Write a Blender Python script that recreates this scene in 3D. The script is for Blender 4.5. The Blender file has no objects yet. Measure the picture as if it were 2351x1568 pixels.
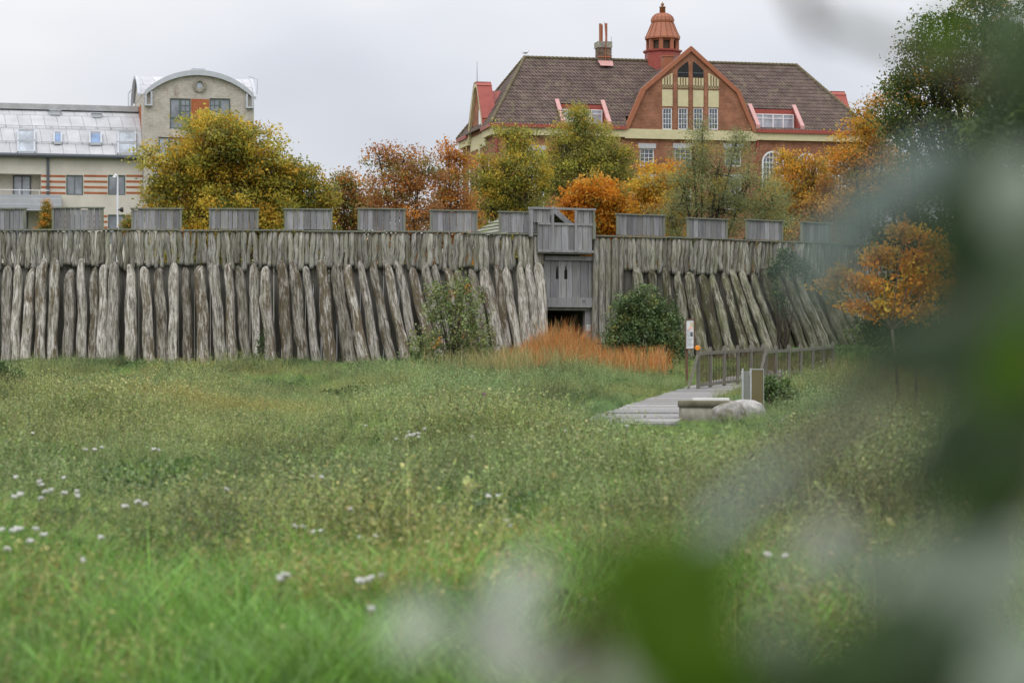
import bpy, math, random
import numpy as np
from mathutils import Vector

S = bpy.context.scene
rnd = random.Random(7)
nr = np.random.default_rng(11)
R = math.radians

# ------------------------------------------------------------------ camera, sky, sun, exposure
# picture geometry measured on the photograph (2351 x 1568 units): focal length, horizon row, eye height
W, F, YH, CX, CZ = 2351.0, 5550.0, 860.0, 1175.5, 1.5
cam_d = bpy.data.cameras.new('camera')
cam = bpy.data.objects.new('camera', cam_d)
S.collection.objects.link(cam)
cam.location = (0, 0, CZ)
cam.rotation_euler = (R(90), 0, 0)
cam_d.sensor_width = 36
cam_d.lens = 36 * F / W
cam_d.shift_y = (YH - 784) / W
cam_d.clip_start = 0.05
cam_d.clip_end = 5000
cam_d.dof.use_dof = True
cam_d.dof.focus_distance = 92
cam_d.dof.aperture_fstop = 3.6
S.camera = cam

world = bpy.data.worlds.new('World')
S.world = world
world.use_nodes = True
SUN_EL, SUN_AZ = R(48), R(205)


def build_world():
    nt = world.node_tree
    nt.nodes.clear()
    N, L = nt.nodes.new, nt.links.new
    out = N('ShaderNodeOutputWorld')
    bg = N('ShaderNodeBackground')
    bg.inputs['Strength'].default_value = 0.1
    sky = N('ShaderNodeTexSky')
    sky.sky_type = 'NISHITA'
    sky.sun_disc = False
    sky.sun_elevation = SUN_EL
    sky.sun_rotation = SUN_AZ
    tc = N('ShaderNodeTexCoord')
    sep = N('ShaderNodeSeparateXYZ')
    L(tc.outputs['Generated'], sep.inputs[0])
    mx = N('ShaderNodeMath'); mx.operation = 'MAXIMUM'; mx.inputs[1].default_value = 0
    L(sep.outputs['Z'], mx.inputs[0])
    g = N('ShaderNodeMath'); g.operation = 'MULTIPLY_ADD'      # overcast sky: three times brighter overhead
    g.inputs[1].default_value = 14.0
    g.inputs[2].default_value = 6.9
    L(mx.outputs[0], g.inputs[0])
    mp = N('ShaderNodeMapping')
    mp.inputs['Scale'].default_value = (1, 1, 2.2)
    mp.inputs['Location'].default_value = (1.35, .4, .2)
    L(tc.outputs['Generated'], mp.inputs['Vector'])
    no = N('ShaderNodeTexNoise')
    no.inputs['Scale'].default_value = 4.2
    no.inputs['Detail'].default_value = 3.5
    no.inputs['Roughness'].default_value = .45
    L(mp.outputs[0], no.inputs['Vector'])
    mr = N('ShaderNodeMapRange')
    mr.inputs['From Min'].default_value = .3
    mr.inputs['From Max'].default_value = .7
    mr.inputs['To Min'].default_value = .86
    mr.inputs['To Max'].default_value = 1.15
    L(no.outputs['Fac'], mr.inputs['Value'])
    m2 = N('ShaderNodeMath'); m2.operation = 'MULTIPLY'
    L(g.outputs[0], m2.inputs[0]); L(mr.outputs[0], m2.inputs[1])
    cr = N('ShaderNodeMix'); cr.data_type = 'RGBA'
    cr.inputs[6].default_value = (.92, .955, 1.05, 1)
    cr.inputs[7].default_value = (1.0, 1.0, 1.0, 1)
    mr2 = N('ShaderNodeMapRange')
    mr2.inputs['From Min'].default_value = .35
    mr2.inputs['From Max'].default_value = .65
    L(no.outputs['Fac'], mr2.inputs['Value'])
    L(mr2.outputs[0], cr.inputs[0])
    vm = N('ShaderNodeVectorMath'); vm.operation = 'SCALE'
    L(cr.outputs[2], vm.inputs[0]); L(m2.outputs[0], vm.inputs['Scale'])
    mix = N('ShaderNodeMix'); mix.data_type = 'RGBA'
    mix.inputs[0].default_value = .04
    L(vm.outputs[0], mix.inputs[6]); L(sky.outputs[0], mix.inputs[7])
    L(mix.outputs[2], bg.inputs['Color'])
    L(bg.outputs[0], out.inputs[0])


build_world()
sun_d = bpy.data.lights.new('sun', 'SUN')
sun_d.energy = 0.7
sun_d.angle = R(25)
sun_d.color = (1, .97, .92)
sun = bpy.data.objects.new('sun', sun_d)
S.collection.objects.link(sun)
sun.rotation_euler = (R(90) - SUN_EL, 0, R(180) - SUN_AZ)
sun.location = (0, 0, 60)
S.view_settings.view_transform = 'Standard'
S.view_settings.look = 'None'
S.view_settings.exposure = 0.0
S.view_settings.gamma = 1
S.cycles.use_denoising = True
S.cycles.max_bounces = 6
S.cycles.diffuse_bounces = 3
S.cycles.transparent_max_bounces = 8


# ------------------------------------------------------------------ helpers
def P(px, py, d):
    return Vector(((px - CX) / F * d, d, CZ + (YH - py) / F * d))


class Frame:
    """A facade frame: origin at column px0 and distance d0, turned by a degrees."""
    def __init__(s, px0, d0, a):
        s.a = R(a); s.c = math.cos(s.a); s.s = math.sin(s.a)
        s.x0 = (px0 - CX) / F * d0; s.d0 = d0

    def u(s, px, v=0):
        k = (px - CX) / F
        return (k * (s.d0 + v * s.c) - s.x0 + v * s.s) / (s.c - k * s.s)

    def z(s, py, u, v=0):
        return CZ + (YH - py) / F * (s.d0 + u * s.s + v * s.c)

    def root(s, name, z=0):
        return empty(name, (s.x0, s.d0, z), s.a)


def link(o):
    S.collection.objects.link(o)
    return o


def empty(name, loc, rz=0):
    o = link(bpy.data.objects.new(name, None))
    o.location = loc
    o.rotation_euler.z = rz
    o.empty_display_size = .3
    return o


def tag(o, label=None, cat=None, group=None, kind=None):
    for k, v in (('label', label), ('category', cat), ('group', group), ('kind', kind)):
        if v:
            o[k] = v
    return o


class MB:
    def __init__(s):
        s.v = []; s.f = []; s.t = []; s.cur = (1, 1, 1); s.loc = None

    def add(s, vs, fs):
        b = len(s.v)
        s.v += [tuple(p) for p in vs]
        for f in fs:
            s.f.append([b + i for i in f]); s.t.append(s.cur)
        return s

    def box(s, x0, x1, y0, y1, z0, z1):
        return s.hexa([(x0, y0, z0), (x1, y0, z0), (x1, y1, z0), (x0, y1, z0),
                       (x0, y0, z1), (x1, y0, z1), (x1, y1, z1), (x0, y1, z1)])

    def hexa(s, p):
        return s.add(p, [(3, 2, 1, 0), (4, 5, 6, 7), (0, 1, 5, 4), (1, 2, 6, 5), (2, 3, 7, 6), (3, 0, 4, 7)])

    def quad(s, *p):
        return s.add(p, [tuple(range(len(p)))])

    def prism(s, poly, vec):
        n = len(poly); vec = Vector(vec)
        a = [Vector(p) for p in poly]; b = [p + vec for p in a]
        return s.add(a + b, [tuple(range(n - 1, -1, -1)), tuple(range(n, 2 * n))] +
                     [(i, (i + 1) % n, n + (i + 1) % n, n + i) for i in range(n)])

    def bar(s, a, b, w, h, up=(0, 0, 1)):
        a = Vector(a); b = Vector(b); d = (b - a).normalized()
        sd = d.cross(Vector(up))
        if sd.length < 1e-3:
            sd = d.cross(Vector((0, 1, 0)))
        sd.normalize(); un = sd.cross(d)
        sd *= w / 2; un *= h / 2
        return s.hexa([a - sd - un, a + sd - un, a + sd + un, a - sd + un, b - sd - un, b + sd - un, b + sd + un, b - sd + un])

    def tube(s, pts, rad, n=8, cap=True, ph=0.0, lump=None):
        pts = [Vector(p) for p in pts]; m = len(pts)
        vs = []
        prev = None
        for i in range(m):
            d = (pts[min(i + 1, m - 1)] - pts[max(i - 1, 0)])
            d = d.normalized() if d.length > 1e-9 else Vector((0, 0, 1))
            ref = prev if prev is not None else (Vector((1, 0, 0)) if abs(d.x) < .9 else Vector((0, 1, 0)))
            e1 = (ref - d * ref.dot(d)).normalized(); prev = e1
            e2 = d.cross(e1)
            for k in range(n):
                a = 2 * math.pi * k / n + ph
                r = rad[i] * (lump(i, a) if lump else 1)
                vs.append(pts[i] + (e1 * math.cos(a) + e2 * math.sin(a)) * r)
        fs = []
        for i in range(m - 1):
            for k in range(n):
                fs.append((i * n + k, i * n + (k + 1) % n, (i + 1) * n + (k + 1) % n, (i + 1) * n + k))
        if cap:
            fs.append(tuple(range(n - 1, -1, -1)))
            fs.append(tuple((m - 1) * n + k for k in range(n)))
        return s.add(vs, fs)

    def lathe(s, c, prof, n=16, ph=0.0):
        return s.tube([(c[0], c[1], z) for r, z in prof], [r for r, z in prof], n, True, ph)

    def build(s, name, mat, parent=None, smooth=False):
        me = bpy.data.meshes.new(name)
        me.from_pydata(s.v, [], s.f)
        if s.f:
            at = me.attributes.new('tint', 'FLOAT_COLOR', 'FACE')
            at.data.foreach_set('color', np.array([(*t, 1) for t in s.t], dtype=np.float32).ravel())
        if s.loc:
            at = me.attributes.new('grain', 'FLOAT_VECTOR', 'POINT')
            at.data.foreach_set('vector', np.array(s.loc, dtype=np.float32).ravel())
        if smooth:
            me.polygons.foreach_set('use_smooth', [True] * len(me.polygons))
        me.materials.append(mat)
        o = link(bpy.data.objects.new(name, me))
        if parent:
            o.parent = parent
        return o


def wall_holes(mb, xl, xr, zs, holes, y, depth=.15, axis='x'):
    """A wall face between the edge functions xl(z) and xr(z), with rectangular holes and their reveals."""
    T = (lambda x, yy, z: (x, yy, z)) if axis == 'x' else (lambda x, yy, z: (yy, x, z))
    zz = sorted(set([round(z, 4) for z in zs] + [round(h[2], 4) for h in holes] + [round(h[3], 4) for h in holes]))
    for z0, z1 in zip(zz[:-1], zz[1:]):
        zm = (z0 + z1) / 2
        hs = sorted([h for h in holes if h[2] < zm < h[3]])
        xs = [None]
        for h in hs:
            xs += [h[0], h[1]]
        xs.append(None)
        for i in range(0, len(xs), 2):
            a, b = xs[i], xs[i + 1]
            mb.quad(T(xl(z0) if a is None else a, y, z0), T(xr(z0) if b is None else b, y, z0),
                    T(xr(z1) if b is None else b, y, z1), T(xl(z1) if a is None else a, y, z1))
    for x0, x1, z0, z1 in [h[:4] for h in holes]:
        for p, q in (((x0, z0), (x1, z0)), ((x1, z0), (x1, z1)), ((x1, z1), (x0, z1)), ((x0, z1), (x0, z0))):
            mb.quad(T(p[0], y, p[1]), T(q[0], y, q[1]), T(q[0], y + depth, q[1]), T(p[0], y + depth, p[1]))
    return mb


def leaf_obj(name, C, size, col, mat, parent=None, aspect=.55, droop=.2, dirs=None):
    """One mesh of many small folded leaves at the points C."""
    N = len(C)
    size = np.broadcast_to(size, N)
    a = nr.normal(size=(N, 3)); a[:, 2] -= droop
    if dirs is not None:
        a = a * .6 + dirs
    a /= np.linalg.norm(a, axis=1)[:, None]
    r = nr.normal(size=(N, 3)); r[:, 2] += .5
    b = np.cross(a, r); b /= np.linalg.norm(b, axis=1)[:, None] + 1e-9
    c = np.cross(a, b)
    s = size[:, None]
    V = np.empty((N, 4, 3), dtype=np.float32)
    V[:, 0] = C - a * s * .5
    V[:, 1] = C + b * s * aspect * .5 + c * s * .12 - a * s * .05
    V[:, 2] = C + a * s * .5
    V[:, 3] = C - b * s * aspect * .5 + c * s * .12 - a * s * .05
    return quads_obj(name, V.reshape(-1, 3), N, col, mat, parent)


def quads_obj(name, V, N, col, mat, parent=None):
    me = bpy.data.meshes.new(name)
    me.vertices.add(4 * N); me.loops.add(4 * N); me.polygons.add(N)
    me.vertices.foreach_set('co', np.ascontiguousarray(V, dtype=np.float32).ravel())
    me.loops.foreach_set('vertex_index', np.arange(4 * N, dtype=np.int32))
    me.polygons.foreach_set('loop_start', np.arange(0, 4 * N, 4, dtype=np.int32))
    me.update(calc_edges=True)
    at = me.attributes.new('tint', 'FLOAT_COLOR', 'FACE')
    cc = np.ones((N, 4), dtype=np.float32); cc[:, :3] = col
    at.data.foreach_set('color', cc.ravel())
    me.materials.append(mat)
    o = link(bpy.data.objects.new(name, me))
    if parent:
        o.parent = parent
    return o


# ------------------------------------------------------------------ materials
def ramp(nt, stops):
    r = nt.nodes.new('ShaderNodeValToRGB')
    e = r.color_ramp.elements
    while len(e) < len(stops):
        e.new(.5)
    for el, (p, c) in zip(e, stops):
        el.position = p
        el.color = (*c, 1) if len(c) == 3 else c
    return r


def base_mat(name, rough=.7, spec=.3, metal=0):
    m = bpy.data.materials.new(name)
    m.use_nodes = True
    nt = m.node_tree
    p = nt.nodes['Principled BSDF']
    p.inputs['Roughness'].default_value = rough
    p.inputs['Specular IOR Level'].default_value = spec
    p.inputs['Metallic'].default_value = metal
    return m, nt, p


def coords(nt, scale=(1, 1, 1), kind='Object', shift=True):
    tc = nt.nodes.new('ShaderNodeTexCoord' if kind == 'Object' else 'ShaderNodeAttribute')
    if kind != 'Object':
        tc.attribute_name = kind; kind = 'Vector'
    mp = nt.nodes.new('ShaderNodeMapping')
    mp.inputs['Scale'].default_value = scale
    nt.links.new(tc.outputs[kind], mp.inputs['Vector'])
    if shift:
        oi = nt.nodes.new('ShaderNodeObjectInfo')
        mu = nt.nodes.new('ShaderNodeMath'); mu.operation = 'MULTIPLY'; mu.inputs[1].default_value = 43
        nt.links.new(oi.outputs['Random'], mu.inputs[0])
        nt.links.new(mu.outputs[0], mp.inputs['Location'])
    return mp


def noise(nt, vec, scale, detail=5, rough=.6):
    n = nt.nodes.new('ShaderNodeTexNoise')
    n.inputs['Scale'].default_value = scale
    n.inputs['Detail'].default_value = detail
    n.inputs['Roughness'].default_value = rough
    nt.links.new(vec, n.inputs['Vector'])
    return n.outputs['Fac']


def mixc(nt, fac, a, b, mode='MIX'):
    m = nt.nodes.new('ShaderNodeMix'); m.data_type = 'RGBA'; m.blend_type = mode
    for sock, v in ((m.inputs[0], fac), (m.inputs[6], a), (m.inputs[7], b)):
        if isinstance(v, (int, float)):
            sock.default_value = v
        elif isinstance(v, tuple):
            sock.default_value = (*v, 1) if len(v) == 3 else v
        else:
            nt.links.new(v, sock)
    return m.outputs[2]


def rng(nt, v, a, b, c=0, d=1):
    m = nt.nodes.new('ShaderNodeMapRange')
    for k, x in (('From Min', a), ('From Max', b), ('To Min', c), ('To Max', d)):
        m.inputs[k].default_value = x
    nt.links.new(v, m.inputs['Value'])
    return m.outputs[0]


def bump(nt, p, h, strength=.5, dist=.02):
    b = nt.nodes.new('ShaderNodeBump')
    b.inputs['Strength'].default_value = strength
    b.inputs['Distance'].default_value = dist
    nt.links.new(h, b.inputs['Height'])
    nt.links.new(b.outputs[0], p.inputs['Normal'])


def plain(name, c, rough=.6, spec=.3, metal=0, var=.25, scale=3, scl=(1, 1, 1), bmp=0):
    m, nt, p = base_mat(name, rough, spec, metal)
    n = noise(nt, coords(nt, scl).outputs[0], scale, 6)
    r = ramp(nt, [(.25, tuple(x * (1 - var) for x in c)), (.75, tuple(min(1, x * (1 + var)) for x in c))])
    nt.links.new(n, r.inputs[0])
    nt.links.new(r.outputs[0], p.inputs['Base Color'])
    if bmp:
        bump(nt, p, n, bmp, .02)
    return m


def objrand(nt):
    return nt.nodes.new('ShaderNodeObjectInfo').outputs['Random']


def log_mat(name, pale, mid, bark, moss, moss_amt, barkthr=.52):
    m, nt, p = base_mat(name, .9, .15)
    L = nt.links.new
    st = noise(nt, coords(nt, (10, 10, 1.1), 'grain').outputs[0], 1.5, 8, .72)
    r = ramp(nt, [(.36, tuple(x * .28 for x in mid)), (.46, mid), (.58, pale), (.72, tuple(x * 1.15 for x in pale))])
    L(st, r.inputs[0])
    fine = noise(nt, coords(nt, (36, 36, 2.6), 'grain').outputs[0], 1.5, 5, .62)
    c = mixc(nt, 1, r.outputs[0], ramp_out(nt, fine, [(.33, (.22, .20, .18)), (.47, (1, 1, 1))]), 'MULTIPLY')
    patch = noise(nt, coords(nt, (6.0, 6.0, 1.15), 'grain').outputs[0], 1.0, 8, .74)
    # each log keeps more or less of its bark
    add = nt.nodes.new('ShaderNodeMath'); add.operation = 'MULTIPLY_ADD'
    add.inputs[1].default_value = .20
    L(objrand(nt), add.inputs[0]); L(patch, add.inputs[2])
    bm = rng(nt, add.outputs[0], barkthr + .09, barkthr + .18)
    bcol = ramp_out(nt, fine, [(.3, tuple(x * .5 for x in bark)), (.7, tuple(x * 1.6 for x in bark))])
    c = mixc(nt, bm, c, bcol)
    mo = noise(nt, coords(nt, (3, 3, .8), 'grain').outputs[0], 1.3, 4, .6)
    mm = rng(nt, mo, .42, .68, 0, moss_amt)
    c = mixc(nt, mm, c, moss)
    wn = nt.nodes.new('ShaderNodeTexWhiteNoise'); wn.noise_dimensions = '1D'
    L(objrand(nt), wn.inputs['W'])
    c = mixc(nt, 1, c, ramp_out(nt, wn.outputs['Value'], [(0, (.62, .60, .56)), (.5, (.92, .91, .90)), (1, (1.25, 1.24, 1.22))]), 'MULTIPLY')
    L(c, p.inputs['Base Color'])
    bump(nt, p, fine, .9, .03)
    return m


def ramp_out(nt, v, stops):
    r = ramp(nt, stops)
    nt.links.new(v, r.inputs[0])
    return r.outputs[0]


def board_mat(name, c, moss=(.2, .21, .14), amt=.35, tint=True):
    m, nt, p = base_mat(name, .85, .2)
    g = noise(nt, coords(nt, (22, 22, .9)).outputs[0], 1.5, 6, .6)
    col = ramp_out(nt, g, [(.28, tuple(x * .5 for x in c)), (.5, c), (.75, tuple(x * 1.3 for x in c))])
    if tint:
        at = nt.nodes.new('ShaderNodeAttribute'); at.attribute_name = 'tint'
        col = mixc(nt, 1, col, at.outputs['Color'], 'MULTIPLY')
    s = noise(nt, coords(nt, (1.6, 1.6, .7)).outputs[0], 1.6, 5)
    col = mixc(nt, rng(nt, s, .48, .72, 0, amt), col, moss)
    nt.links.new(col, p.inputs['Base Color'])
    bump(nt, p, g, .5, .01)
    return m


def brick_mat(name, c1, c2, mortar, w=.25, h=.085, ms=.012, var=.35, stain=None, rough=.85, bmp=.4, slope=1.0, offset=.5, yk=1.0):
    m, nt, p = base_mat(name, rough, .2)
    L = nt.links.new
    tc = nt.nodes.new('ShaderNodeTexCoord')
    sp = nt.nodes.new('ShaderNodeSeparateXYZ')
    L(tc.outputs['Object'], sp.inputs[0])
    ad = nt.nodes.new('ShaderNodeMath'); ad.operation = 'MULTIPLY_ADD'
    ad.inputs[1].default_value = yk
    L(sp.outputs[1], ad.inputs[0]); L(sp.outputs[0], ad.inputs[2])
    mz = nt.nodes.new('ShaderNodeMath'); mz.operation = 'MULTIPLY'; mz.inputs[1].default_value = slope
    L(sp.outputs[2], mz.inputs[0])
    cb = nt.nodes.new('ShaderNodeCombineXYZ')
    L(ad.outputs[0], cb.inputs[0]); L(mz.outputs[0], cb.inputs[1])
    b = nt.nodes.new('ShaderNodeTexBrick')
    b.inputs['Scale'].default_value = 1
    b.inputs['Brick Width'].default_value = w
    b.inputs['Row Height'].default_value = h
    b.inputs['Mortar Size'].default_value = ms
    b.inputs['Mortar Smooth'].default_value = .3
    b.inputs['Color1'].default_value = (*c1, 1)
    b.inputs['Color2'].default_value = (*c2, 1)
    b.inputs['Mortar'].default_value = (*mortar, 1)
    b.offset = offset
    L(cb.outputs[0], b.inputs['Vector'])
    n = noise(nt, coords(nt, (1, 1, 1), shift=False).outputs[0], 1.1, 6, .65)
    k = ramp_out(nt, n, [(.3, (1 - var,) * 3), (.7, (1 + var * .6,) * 3)])
    col = mixc(nt, 1, b.outputs['Color'], k, 'MULTIPLY')
    if stain:
        n2 = noise(nt, coords(nt, (1.0, 1.0, .6), shift=False).outputs[0], 1.9, 6, .7)
        col = mixc(nt, rng(nt, n2, stain[1], stain[1] + .14, 0, stain[2]), col, stain[0])
    L(col, p.inputs['Base Color'])
    iv = nt.nodes.new('ShaderNodeMath'); iv.operation = 'SUBTRACT'; iv.inputs[0].default_value = 1
    L(b.outputs['Fac'], iv.inputs[1])
    bump(nt, p, iv.outputs[0], bmp, .03)
    return m


def leaf_mat(name, trans=.35, rough=.55, spec=.25, inst=False, var=.2):
    m = bpy.data.materials.new(name)
    m.use_nodes = True
    nt = m.node_tree
    p = nt.nodes['Principled BSDF']
    p.inputs['Roughness'].default_value = rough
    p.inputs['Specular IOR Level'].default_value = spec
    out = nt.nodes['Material Output']
    at = nt.nodes.new('ShaderNodeAttribute'); at.attribute_name = 'tint'
    col = at.outputs['Color']
    if inst:
        a2 = nt.nodes.new('ShaderNodeAttribute'); a2.attribute_name = 'itint'; a2.attribute_type = 'INSTANCER'
        col = mixc(nt, 1, col, a2.outputs['Color'], 'MULTIPLY')
    tr = nt.nodes.new('ShaderNodeBsdfTranslucent')
    mx = nt.nodes.new('ShaderNodeMixShader')
    mx.inputs[0].default_value = trans
    nt.links.new(col, p.inputs['Base Color'])
    nt.links.new(col, tr.inputs['Color'])
    nt.links.new(p.outputs[0], mx.inputs[1]); nt.links.new(tr.outputs[0], mx.inputs[2])
    nt.links.new(mx.outputs[0], out.inputs[0])
    return m


def glass_mat(name, c=(.10, .12, .15), rough=.06):
    m, nt, p = base_mat(name, rough, .9)
    n = noise(nt, coords(nt).outputs[0], .8, 3)
    r = ramp(nt, [(.35, tuple(x * .6 for x in c)), (.65, tuple(x * 1.3 for x in c))])
    nt.links.new(n, r.inputs[0])
    nt.links.new(r.outputs[0], p.inputs['Base Color'])
    return m


M_LOG = log_mat('weathered_log', (.49, .465, .42), (.245, .225, .195), (.10, .077, .05), (.15, .145, .085), .4)
M_LOGR = log_mat('mossy_log', (.35, .34, .275), (.155, .15, .115), (.06, .05, .034), (.10, .11, .045), .75)
M_STAKE = log_mat('mossy_stake', (.47, .46, .42), (.275, .265, .23), (.13, .115, .09), (.27, .275, .16), .5, .64)
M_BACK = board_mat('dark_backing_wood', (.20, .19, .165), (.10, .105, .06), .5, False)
M_BOARD = board_mat('silver_board', (.31, .305, .315), (.24, .235, .21), .45)
M_BFRAME = board_mat('greenish_frame_board', (.22, .225, .185), (.17, .19, .10), .6, False)
M_GATE = board_mat('gate_board', (.30, .297, .30), (.22, .215, .19), .5)
M_SHINGLE = brick_mat('mossy_shingle', (.34, .34, .25), (.44, .43, .36), (.06, .06, .04), .16, .24, .035, .3, ((.16, .20, .05), .5, .8), slope=1.3)
M_BRICK = brick_mat('red_brick', (.27, .10, .052), (.36, .14, .075), (.36, .22, .15), .25, .12, .016, .42)
M_TILE = brick_mat('brown_roof_tile', (.16, .112, .094), (.21, .15, .128), (.06, .042, .036), .30, .50, .07, .42, ((.21, .19, .11), .53, .55), slope=1.45, bmp=1.0)
M_CREAM = plain('cream_render', (.62, .55, .34), .8, .2, 0, .10, 2)
M_RED = plain('red_painted_metal', (.33, .075, .055), .5, .35, 0, .15, 2)
M_COPPER = plain('orange_red_metal', (.36, .13, .065), .5, .35, 0, .12, 2)
M_PINK = plain('faded_pink_metal', (.55, .30, .27), .5, .35, 0, .1, 2)
M_WHITE = plain('white_window_paint', (.78, .78, .79), .45, .4, 0, .05, 4)
M_GREYL = plain('grey_stone', (.50, .50, .52), .7, .3, 0, .1, 3)
M_GLASS = glass_mat('window_glass', (.075, .085, .11))
M_GLASSB = glass_mat('pale_window_glass', (.36, .40, .45), .1)  # sky reflection and curtains put into the pane colour
M_GLASSG = glass_mat('grey_window_glass', (.22, .24, .27), .08)  # greyed sky reflection painted into the base colour
M_GLASSK = glass_mat('blue_window_glass', (.14, .24, .42), .05)
M_DARK = plain('dark_recess', (.03, .03, .03), .8, .2, 0, .2, 3)
M_TIMBER = plain('brown_timber', (.16, .075, .04), .7, .25, 0, .2, 4)
M_TAN = brick_mat('tan_brick', (.50, .455, .385), (.60, .55, .475), (.48, .445, .385), .25, .12, .014, .2, ((.27, .15, .11), .54, .6))
M_PLASTER = plain('beige_plaster', (.62, .58, .50), .85, .2, 0, .12, .8)
M_ORANGE = brick_mat('orange_brick', (.42, .115, .045), (.48, .15, .06), (.32, .16, .09), .25, .12, .014, .2)
M_ZINC = brick_mat('zinc_roof_sheet', (.50, .50, .515), (.56, .56, .57), (.33, .33, .35), .95, 1.5, .028, .14, ((.42, .43, .36), .63, .5), rough=.5, slope=1.3, yk=.15)
M_ZINCE = plain('zinc_edge', (.50, .52, .55), .4, .4, 0, .12, 2)
M_GUTTER = plain('dark_gutter', (.10, .11, .125), .5, .4, 0, .1, 2)
M_GREENF = plain('green_window_frame', (.11, .145, .125), .5, .4, 0, .1, 3)
M_CORR = brick_mat('grey_corrugated_sheet', (.40, .41, .44), (.44, .45, .48), (.62, .63, .65), 40, .42, .02, .1, rough=.5)
M_STEEL = plain('brushed_steel', (.55, .56, .57), .35, .5, .6, .1, 3)
M_BRONZE = plain('bronze_panel', (.16, .135, .065), .45, .4, .2, .12, 2)
M_BLACK = plain('black_plastic', (.02, .02, .02), .5, .4, 0, .1, 3)
M_ROCK = plain('granite_boulder', (.36, .345, .325), .9, .2, 0, .4, 9, bmp=.8)
M_CONC = plain('weathered_concrete', (.30, .28, .23), .9, .2, 0, .5, 3.5, bmp=.5)
M_CONCD = plain('stained_concrete_rim', (.17, .155, .105), .9, .2, 0, .4, 4, bmp=.5)
M_SLAB = plain('pale_slab', (.60, .59, .56), .8, .2, 0, .1, 5)
M_PLANK = board_mat('boardwalk_plank', (.30, .29, .28), (.23, .225, .19), .4)
M_RAILW = board_mat('railing_wood', (.185, .175, .145), (.12, .125, .075), .5, False)
M_BAL = plain('rusty_baluster', (.10, .062, .04), .8, .2, 0, .3, 6)
M_BARK = plain('tree_bark', (.075, .06, .048), .9, .15, 0, .4, 5, (4, 4, 1), .6)
M_TWIG = plain('young_bark', (.14, .115, .09), .9, .15, 0, .3, 6)
M_LEAF = leaf_mat('leaf', .45)
M_GLEAF = leaf_mat('glossy_leaf', .25, .45, .4)
M_GRASS = leaf_mat('grass_blade', .28, .42, .45, True)
M_REED = leaf_mat('reed_blade', .3, .7, .2)
M_PETAL = plain('white_petal', (.66, .64, .61), .8, .2, 0, .06, 9)
M_STALK = plain('green_stalk', (.13, .16, .06), .8, .2, 0, .2, 9)
M_PURPLE = plain('thistle_purple', (.30, .06, .26), .8, .2, 0, .2, 9)
M_PAPER = plain('paper', (.74, .75, .76), .6, .3, 0, .04, 6)
M_INK = plain('printed_ink', (.30, .31, .33), .6, .3, 0, .3, 20)
M_SIGNW = plain('brown_sign_post', (.14, .075, .045), .7, .3, 0, .2, 5)
M_OMARK = plain('orange_marker', (.80, .27, .02), .5, .4, 0, .06, 4)
M_GULLW = plain('gull_white', (.75, .75, .75), .8, .2, 0, .05, 9)
M_GULLG = plain('gull_grey', (.38, .40, .43), .8, .2, 0, .08, 9)


# ------------------------------------------------------------------ ground
def smooth(x, a, b):
    t = np.clip((x - a) / (b - a), 0, 1)
    return t * t * (3 - 2 * t)


GD = [-60, 0, 10, 20, 30, 40, 50, 60, 70, 80, 88, 94, 3000]
GH = [-1.4, -1.32, -1.28, -1.2, -1.1, -.95, -.8, -.55, -.25, .08, .30, .38, .45]


def gz(x, y):
    x = np.asarray(x, dtype=float); y = np.asarray(y, dtype=float)
    g = np.interp(y, GD, GH) + CZ
    g = g + .65 * smooth(x, 5, 13) * smooth(y, 76, 98) * (1 - smooth(y, 110, 130))
    und = .07 * np.sin(x * .9 + 1.3 * np.sin(y * .31)) * np.sin(y * .47 + .6) + .05 * np.sin(x * .37 + y * .21 + 2)
    g = g + und * smooth(y, 6, 16) * (1 - smooth(y, 84, 92)) * (1 - smooth(x, 1, 4) * smooth(y, 38, 46))
    return g


def G(x, y):
    return float(gz(x, y))


def build_ground():
    ys = np.concatenate([np.arange(-30, 0, 5), np.arange(0, 110, .8), np.geomspace(110, 1500, 30)])
    xs = np.concatenate([-np.geomspace(45, 800, 16)[::-1], np.arange(-44, 45, .8), np.geomspace(45, 800, 16)])
    X, Y = np.meshgrid(xs, ys)
    Z = gz(X, Y)
    nx, ny = len(xs), len(ys)
    V = np.stack([X, Y, Z], -1).reshape(-1, 3)
    i = np.arange(ny - 1)[:, None] * nx + np.arange(nx - 1)[None]
    Fq = np.stack([i, i + 1, i + nx + 1, i + nx], -1).reshape(-1, 4)
    me = bpy.data.meshes.new('ground')
    me.from_pydata(V.tolist(), [], Fq.tolist())
    me.polygons.foreach_set('use_smooth', [True] * len(me.polygons))
    m, nt, p = base_mat('meadow_soil', .95, .1)
    n = noise(nt, coords(nt, shift=False).outputs[0], .5, 8, .65)
    c = ramp_out(nt, n, [(.3, (.04, .05, .018)), (.5, (.065, .085, .028)), (.7, (.10, .13, .042))])
    nt.links.new(c, p.inputs['Base Color'])
    me.materials.append(m)
    tag(link(bpy.data.objects.new('ground', me)), kind='structure')


build_ground()

# boardwalk: planks laid across the way from the meadow to the railings
PATH = [(1.95, 42.2, 1.7), (2.3, 45, 1.7), (3.4, 53, 1.65), (4.7, 61, 1.5), (5.75, 66.5, 1.45), (7.3, 73, 1.5), (9.0, 80, 1.5)]


def path_at(y):
    ys = [p[1] for p in PATH]
    return np.interp(y, ys, [p[0] for p in PATH]), np.interp(y, ys, [p[2] for p in PATH])


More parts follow.
